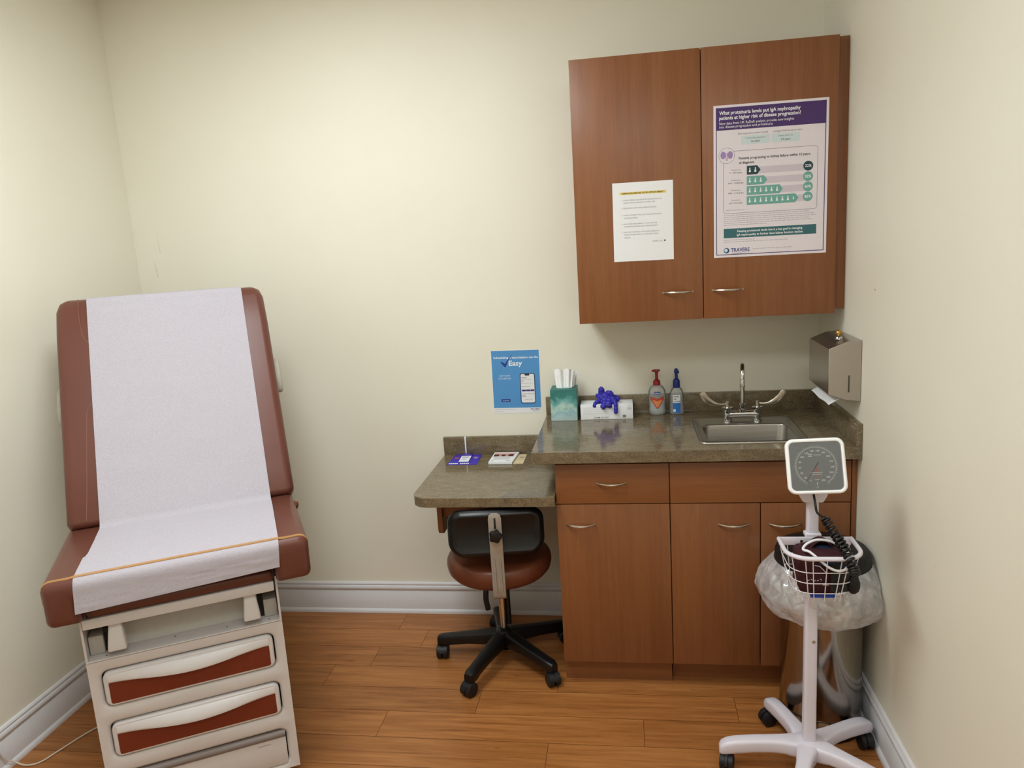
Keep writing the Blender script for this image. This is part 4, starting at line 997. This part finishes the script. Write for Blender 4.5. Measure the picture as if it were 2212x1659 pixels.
BS = BR @ Matrix.Translation((0, -0.228, 0.6165)) @ Matrix.Rotation(R(-5), 4, 'X')
def bend(p):  # shell wraps slightly around the sitter
    return (p[0], p[1]+1.1*p[0]*p[0], p[2])
m = M(tf=BS); rings = []
for y, d in ((0.0, 0.03), (-0.0045, 0.022), (-0.0055, 0.018), (0.0, 0.012), (0.006, 0.004), (0.016, 0.0), (0.026, 0.0)):
    rings.append([bend((x, y, z+0.012*(x*x/0.03)*(1 if z < 0 else -0.3))) for x, z in rrect(0.350-2*d, 0.182-2*d, 0.050-d*0.8, 8)])
m.loft(rings); m.build('back_shell', 'shell_black', ST, smooth=60)
m = M(tf=BS); rings = []
for y, d in ((0.0262, 0.0), (0.036, 0.0), (0.047, 0.008), (0.052, 0.024), (0.053, 0.05)):
    rings.append([bend((x, y, z)) for x, z in rrect(0.334-2*d, 0.160-2*d, max(0.008, 0.048-d*0.8), 8)])
m.loft(rings); m.build('back_pad', 'vinyl_seat_brown', ST, smooth=60)

# ------------------------------------------------------------------ blood pressure stand
PX, PY = 2.622, -0.958
G = thing('blood_pressure_stand', 'white wheeled blood pressure stand with square dial, in front of the sink cabinet', 'blood pressure monitor', (PX, PY, 0))
m = M(); m.lathe([(0.0, 0.060), (0.044, 0.062), (0.050, 0.070), (0.048, 0.102), (0.043, 0.1105), (0.026, 0.1125), (0, 0.1125)], seg=40); m.build('hub', 'stand_white', G, smooth=60)
for k in range(5):
    a = R(106+72*k); tf = Matrix.Rotation(a, 4, 'Z'); m = M(tf=tf)
    m.loft([leg_section(r, w, zb, zt) for r, w, zb, zt in ((0.020, 0.062, 0.060, 0.1100), (0.045, 0.060, 0.062, 0.1115), (0.075, 0.048, 0.066, 0.1110), (0.11, 0.043, 0.066, 0.1095), (0.16, 0.042, 0.062, 0.106), (0.21, 0.042, 0.055, 0.100), (0.240, 0.041, 0.049, 0.0925), (0.256, 0.038, 0.047, 0.084), (0.263, 0.028, 0.048, 0.074))])
    lg = m.build('leg', 'stand_white', G, smooth=50)
    ca = {0: 20, 1: 75, 2: 160, 3: 30, 4: 100}[k]
    m = M(tf=Matrix.Translation((0.238*math.cos(a), 0.238*math.sin(a), 0)) @ Matrix.Rotation(R(ca), 4, 'Z'))
    m.cyl((0, 0, 0.046), (0, 0, 0.062), 0.006, seg=12)
    for sy in (-1, 1):
        yy = sy*0.0115
        m.tube([(-0.014, yy-0.009, 0.0255), (-0.014, yy-0.0065, 0.0255), (-0.014, yy+0.0065, 0.0255), (-0.014, yy+0.009, 0.0255)], [0.0215, 0.0252, 0.0252, 0.0215], seg=26)
    m.prism([(-0.014+0.030*math.cos(R(-10+190*q/8)), 0.027+0.027*math.sin(R(-10+190*q/8))) for q in range(9)], -0.004, 0.004, plane='xz')
    m.build('caster', 'black_rubber', lg)
# pole
m = M(); rr = lambda z, w: [(x, y, z) for x, y in rrect(w, w*0.9, 0.007, 3)]
m.loft([rr(0.1127, 0.037), rr(0.545, 0.035)]); m.loft([rr(0.5452, 0.033), rr(0.905, 0.031)])
pole = m.build('pole', 'stand_white', G)
m = M(); m.cyl((0.006, -0.0155, 0.440), (0.006, -0.0185, 0.440), 0.0055, 0.0045, seg=16); m.build('screw', 'satin_nickel', pole)
m = M(); rings = []
for z, w in ((0.872, 0.056), (0.890, 0.076), (0.905, 0.086), (0.930, 0.086)): rings.append([(x-0.002, y-0.008, z) for x, y in rrect(w, 0.034, 0.008, 3)])
m.loft(rings); m.build('bracket', 'stand_white', G, smooth=50)
# gauge, leaning back
GM = Matrix.Translation((2.6185-PX, -1.0-PY, 0.984)) @ Matrix.Rotation(R(-3), 4, 'Z') @ Matrix.Rotation(R(-2.4), 4, 'Y') @ Matrix.Rotation(R(-18), 4, 'X')
m = M(tf=GM); rings = []; gw, gh = 0.154, 0.152
for y, d in ((0.034, 0.012), (0.032, 0.006), (0.0, 0.0), (-0.010, 0.0), (-0.014, 0.003), (-0.0145, 0.006), (-0.013, 0.009), (-0.008, 0.010)):
    rings.append([(x, y, z) for x, z in rrect(gw-2*d, gh-2*d, 0.022-d*0.9, 6)])
m.loft(rings); gauge = m.build('gauge_housing', 'gauge_white', G, smooth=50)
m = M(tf=GM); df = lambda e: (lambda u, v: (u, -0.0084-e, v)); yb = -0.0084
def q2(pts, e, mat): m.poly([(x, yb-e, z) for x, z in pts], mat)
q2(rrect(gw-0.021, gh-0.021, 0.013, 5), 0, 'dial_grey')
mi = m.mi('dial_ring'); rv = []
for k in range(61):
    a = R(-58-244*k/60+0)  # scale arc from lower left over the top to lower right
    a = R(240-300*k/60)
    rv.append((m.v((0.0535*math.cos(a), yb-E1, 0.0535*math.sin(a))), m.v((0.0505*math.cos(a), yb-E1, 0.0505*math.sin(a)))))
for p_, q_ in zip(rv, rv[1:]): m.face([p_[0], q_[0], q_[1], p_[1]], mi)
for k in range(61):
    a = R(240-300*k/60); r0, r1 = 0.0535, 0.0565 if k % 4 else 0.0585; wd = 0.00035
    ca_, sa_ = math.cos(a), math.sin(a)
    q2([(r0*ca_-wd*sa_, r0*sa_+wd*ca_), (r1*ca_-wd*sa_, r1*sa_+wd*ca_), (r1*ca_+wd*sa_, r1*sa_-wd*ca_), (r0*ca_+wd*sa_, r0*sa_-wd*ca_)], E1, 'dial_mark')
for k in range(16):
    val = 20*k
    if val == 0: val_s = '0'
    else: val_s = str(val)
    a = R(248-316*k/15) if False else R(247-314*k/15)
    m.text(val_s, 0.0072, (0.0425*math.cos(a), 0.0425*math.sin(a)-0.0025), 'dial_mark', 'CENTER', df(E1), 0.02)
q2(rrect(0.011, 0.008, 0.001, 2, -0.013, 0.030), E1, 'dial_mark'); m.text('WA', 0.0062, (-0.013, 0.0278), 'ink_black', 'CENTER', df(E2), 0.03)
m.text('WelchAllyn', 0.0042, (-0.004, 0.0288), 'dial_mark', 'LEFT', df(E1), 0.02)
for z, x0, x1, mt in ((-0.018, -0.016, 0.017, 'dial_mark'), (-0.023, -0.012, 0.014, 'dial_mark'), (-0.0285, -0.008, 0.010, 'dial_red'), (-0.033, -0.007, 0.008, 'dial_red'), (-0.038, -0.006, 0.007, 'dial_mark')): q2([(x0, z), (x1, z), (x1, z+0.0011), (x0, z+0.0011)], E1, mt)
q2([(-0.003, -0.004), (0.003, -0.004), (0.005, -0.016), (-0.005, -0.016)], E1, 'dial_red'); q2([(-0.001, -0.052), (0.001, -0.052), (0.001, -0.044), (-0.001, -0.044)], E1, 'dial_mark'); q2([(-0.0025, -0.058), (0.0025, -0.058), (0.0025, -0.056), (-0.0025, -0.056)], E1, 'dial_mark')
m.build('dial', None, gauge, recalc=False)
m = M(tf=GM)
a = R(236); m.tube([(0.0, yb-0.0012, 0.0), (0.056*math.cos(a), yb-0.0012, 0.056*math.sin(a))], [0.0011, 0.0004], seg=6); m.tube([(0, yb-0.0012, 0), (-0.012*math.cos(a), yb-0.0012, -0.012*math.sin(a))], [0.0013, 0.0013], seg=6)
m.build('needle', 'black_plastic', gauge)
m = M(tf=GM); m.prism(rrect(gw-0.0205, gh-0.0205, 0.013, 5), -0.0122, -0.0112, plane='xz'); m.build('glass', 'gauge_glass', gauge)
# basket
bx, by0, bzt, bzb = 0.003, -0.020, 0.763, 0.628
def u_ring(wh, depth, z, n=10, yb_=by0):
    pts = [(bx-wh, yb_, z)]; r_ = min(wh, depth)*0.62
    for k in range(n+1):
        a = R(180+90*k/n); pts.append((bx-wh+r_+r_*math.cos(a), yb_-depth+r_+r_*math.sin(a), z))
    for k in range(n+1):
        a = R(270+90*k/n); pts.append((bx+wh-r_+r_*math.cos(a), yb_-depth+r_+r_*math.sin(a), z))
    pts.append((bx+wh, yb_, z)); return pts
lv = [(0.098, 0.140, 0.763), (0.089, 0.132, 0.719), (0.082, 0.125, 0.685), (0.0755, 0.1185, 0.653), (0.0705, 0.1135, 0.629)]
m = M()
for wh, dp, z in lv[1:4]: m.tube(u_ring(wh, dp, z), 0.0014, seg=6); m.tube([(bx-wh, by0, z), (bx+wh, by0, z)], 0.0014, seg=6)
top_r, bot_r = u_ring(0.0975, 0.1395, 0.760), u_ring(0.0705, 0.1135, 0.629)
for k in (0, 5, 9, 14, 18, 23): m.tube([top_r[k], bot_r[k]], 0.0014, seg=6)
for f in (0.0, 0.5, 1.0):
    a_ = Vector(top_r[11]).lerp(Vector(top_r[12]), f); b_ = Vector(bot_r[11]).lerp(Vector(bot_r[12]), f); m.tube([a_, b_], 0.0014, seg=6)
for k in range(5):
    x = bx-0.055+0.0275*k; m.tube([(x, by0, 0.630), (x, by0-0.112, 0.630)], 0.0014, seg=6)
for k in range(3): m.tube([(bx-0.068, by0-0.03-0.03*k, 0.630), (bx+0.068, by0-0.03-0.03*k, 0.630)], 0.0014, seg=6)
for k in range(6):
    x = bx-0.075+0.03*k; m.tube([(x, by0, 0.752), (x*0.85, by0, 0.630)], 0.0014, seg=6)
bsk = m.build('basket', 'wire_white', G)
m = M(); m.tube(u_ring(0.098, 0.140, 0.763), 0.0062, seg=12); m.build('basket_rim', 'stand_white', bsk, smooth=60)
m = M(); m.box((bx-0.098, by0-0.003, 0.744), (bx+0.098, by0+0.003, 0.768), bevel=0.002); m.box((-0.022, by0-0.001, 0.764), (0.022, 0.012, 0.776), bevel=0.003); m.build('back_plate', 'stand_white', bsk)
m = M(); m.cyl((-0.034, by0-0.0032, 0.757), (-0.034, by0-0.006, 0.757), 0.004, seg=12); m.build('bolt', 'satin_nickel', bsk)
# coiled tube from the gauge down into the basket
cp = [Vector(p) for p in ((2.614, -1.004, 0.905), (2.615, -1.022, 0.880), (2.617, -1.030, 0.862), (2.626, -1.034, 0.853), (2.636, -1.036, 0.847))]
m = M(); m.tube(smoothpath([p-Vector((PX, PY, 0)) for p in cp], 6), 0.0033, seg=8)
axis = smoothpath([(2.636, -1.036, 0.847), (2.656, -1.070, 0.812), (2.672, -1.108, 0.783), (2.684, -1.140, 0.745), (2.6855, -1.143, 0.736)], 60)
hel = []; turns = 18
for i, p in enumerate(axis):
    u = i/(len(axis)-1); tg = (axis[min(i+1, len(axis)-1)]-axis[max(i-1, 0)]).normalized(); uu = tg.cross(Vector((0, 1, 0))).normalized(); ww = tg.cross(uu)
    a = 2*PI*turns*u; rr_ = 0.0108*min(1, u*25+0.15)*min(1, (1-u)*25+0.3); hel.append(p+uu*(rr_*math.cos(a))+ww*(rr_*math.sin(a))-Vector((PX, PY, 0)))
m.tube(hel, 0.0041, seg=8); m.build('coiled_tube', 'black_plastic', G, smooth=180)
# cuff in the basket
CU = thing('blood_pressure_cuff', 'rolled maroon blood pressure cuff lying in the wire basket', 'cuff', (PX+bx, PY-0.09, 0.632))
m = M(); r = bmesh.ops.create_icosphere(m.bm, subdivisions=4, radius=1.0)
for v in r['verts']:
    p = v.co.copy(); s = 1+0.10*noise.noise(p*2.2)+0.04*noise.noise(p*6)
    f_ = 0.83+0.19*min(1, max(0, (p.z+1)/2)); ex = 0.34
    sg = lambda t: math.copysign(abs(t)**ex, t)
    v.co = Vector((sg(p.x)*0.070*s*f_, sg(p.y)*0.049*s*f_*(0.86+0.14*min(1, p.z+1))+0.008, 0.068+sg(p.z)*0.062*s))
m.build('cuff', 'cuff_maroon', CU, smooth=180)
m = M(); m.grid(lambda u, v: (-0.05+0.108*u, 0.036-0.012*v, 0.128+0.020*v*math.sin(PI*u)**0.6), 20, 6); m.grid(lambda u, v: (-0.052+0.11*u, 0.036-0.034*v, 0.150*math.sin(PI*u)**0.35+0.002), 20, 6); o_ = m.build('flap', 'cuff_maroon', CU, smooth=180); sd = o_.modifiers.new('t', 'SOLIDIFY'); sd.thickness = 0.003
m = M(); m.grid(lambda u, v: (-0.016+0.080*u, -0.050+0.060*v, 0.106+0.026*v+0.006*math.sin(u*5)), 12, 10); o_ = m.build('lining', 'cuff_navy', CU, smooth=180); sd = o_.modifiers.new('t', 'SOLIDIFY'); sd.thickness = 0.012
m = M(); m.grid(lambda u, v: (-0.036+0.066*u, -0.0405-0.0025*math.sin(PI*u), 0.006+0.011*v), 10, 3); m.build('trim_band', 'cuff_blue', CU, smooth=180)
m = M(); m.grid(lambda u, v: (0.014+0.052*u, -0.0475-0.004*v+0.010*u*u, 0.024+0.088*v), 8, 8); m.build('inner_lining', 'black_plastic', CU, smooth=180)
m = M(); pc_ = lambda u, v: (u, -0.0515, v)
m.poly([pc_(-0.008, 0.047), pc_(0.010, 0.047), pc_(0.002, 0.050), pc_(0.003, 0.058)], 'print_white')
for q_ in range(5): m.poly([pc_(-0.046+0.008*q_, 0.060+0.004*math.sin(q_*2)), pc_(-0.041+0.008*q_, 0.061), pc_(-0.041+0.008*q_, 0.063), pc_(-0.046+0.008*q_, 0.0625+0.004*math.sin(q_*2))], 'print_white')
m.tube([pc_(-0.028, 0.104), pc_(-0.016, 0.102), pc_(-0.006, 0.092), pc_(0.004, 0.080)], 0.0012, 'print_white', 6)
m.build('print', None, CU, recalc=False)
m = M(); m.tube(smoothpath([(0.082, 0.038, 0.060), (0.085, 0.02, 0.06), (0.083, 0.006, 0.050)], 4), 0.004, seg=8)
rings = [(r*0.88, z*0.88) for r, z in ((0.0, 0.036), (0.007, 0.033), (0.014, 0.026), (0.0195, 0.010), (0.020, -0.004), (0.0165, -0.018), (0.008, -0.027), (0, -0.029))]
m.lathe(rings, (0.079, -0.018, 0.040), seg=22); 
o_ = m.build('squeeze_bulb', 'gasket_black', None, smooth=60, loc=(PX+bx-0.002, PY-0.105, 0.632)); tag(o_, 'black rubber squeeze bulb hanging at the right side of the wire basket', 'squeeze bulb')
m = M(); tb = smoothpath([(2.705, -1.058, 0.742), (2.69, -1.06, 0.758), (2.655, -1.05, 0.782), (2.615, -1.052, 0.790), (2.585, -1.060, 0.782), (2.572, -1.075, 0.772), (2.585, -1.092, 0.772), (2.606, -1.108, 0.757), (2.628, -1.112, 0.738), (2.650, -1.114, 0.728), (2.668, -1.112, 0.729), (2.677, -1.108, 0.735)], 8)
o_ = m.tube(tb, 0.0036, seg=10).build('air_tubing', 'tube_white', None, smooth=180); tag(o_, 'looped white air tubing lying on top of the maroon cuff', 'tubing')

# ------------------------------------------------------------------ step can with liner
KX, KY, KR = 2.716, -0.700, 0.129
K = thing('trash_can', 'round stainless steel trash can with black lid, behind the blood pressure stand', 'trash can', (KX, KY, 0))
m = M(); m.lathe([(KR-0.004, 0.0), (KR, 0.004), (KR, 0.024), (KR-0.003, 0.028)], seg=64); m.build('base_ring', 'lid_black', K)
m = M(); m.lathe([(KR-0.002, 0.026), (KR-0.002, 0.075), (KR-0.0032, 0.077), (KR-0.002, 0.079), (KR-0.002, 0.565)], seg=96); m.build('body', 'steel_can', K, smooth=60)
m = M(); m.lathe([(KR+0.001, 0.566), (KR+0.001, 0.558), (KR+0.014, 0.556), (KR+0.0165, 0.572), (KR+0.015, 0.604), (KR+0.009, 0.615), (KR-0.02, 0.621), (0, 0.625)], seg=64); m.build('lid', 'lid_black', K, smooth=50)
m = M(); nz = lambda a, t, s: noise.noise(Vector((math.cos(a)*s, math.sin(a)*s, t*s*0.9)))
def liner(u, v):
    a = 2*PI*u; c_, s_ = math.cos(a), math.sin(a)
    frontness = max(0, math.cos(a-R(255)))
    prof_ = [(KR+0.0185, 0.578), (KR+0.036, 0.562), (KR+0.055, 0.538), (KR+0.066, 0.505), (KR+0.070, 0.475), (KR+0.064, 0.450), (KR+0.050, 0.428), (KR+0.030, 0.414), (KR+0.008, 0.408)]
    i = v*8; k = min(int(i), 7); f = i-k; r_ = prof_[k][0]*(1-f)+prof_[k+1][0]*f; z = prof_[k][1]*(1-f)+prof_[k+1][1]*f
    crk = 0.010*nz(a, v, 2.6)+0.006*(0.5-abs(nz(a, v, 5.0)))*2+0.0035*(0.5-abs(nz(a, v, 11.0)))-0.004
    r_ += crk*min(1, v*4)*(0.5 if v > 0.9 else 1); z += 0.010*nz(a+2, v, 4.0)*min(1, v*4)
    x, y = KX+r_*c_, KY+r_*s_
    x = min(x, W-0.004-0.003*abs(nz(a, v, 5.0))); y = min(y, -0.545-0.003*abs(nz(a, v, 6.0)))
    return (x-KX, y-KY, z)
m.grid(liner, 160, 32, closed_u=True)
o_ = m.build('trash_bag', 'liner_film', None, smooth=180, loc=(KX, KY, 0)); tag(o_, 'crinkled translucent white liner bag folded out over the rim of the trash can', 'trash bag')

# ------------------------------------------------------------------ camera, world, view
cam = bpy.data.cameras.new('camera'); co = bpy.data.objects.new('camera', cam); COL.objects.link(co)
cam.sensor_fit = 'HORIZONTAL'; cam.sensor_width = 36; cam.lens = 1627.3954/2212*36; cam.clip_start = 0.02
co.location = (2.11182, -3.09033, 1.64598); co.rotation_euler = (1.381701, 0.060336, 0.142263)
S.camera = co
w = bpy.data.worlds.new('world'); S.world = w; w.use_nodes = True
w.node_tree.nodes['Background'].inputs[0].default_value = (0.9, 0.92, 1, 1); w.node_tree.nodes['Background'].inputs[1].default_value = 0.0
S.view_settings.view_transform = 'Standard'; S.view_settings.look = 'None'; S.view_settings.gamma = 1; S.view_settings.use_curve_mapping = False
S.view_settings.exposure = 0.0
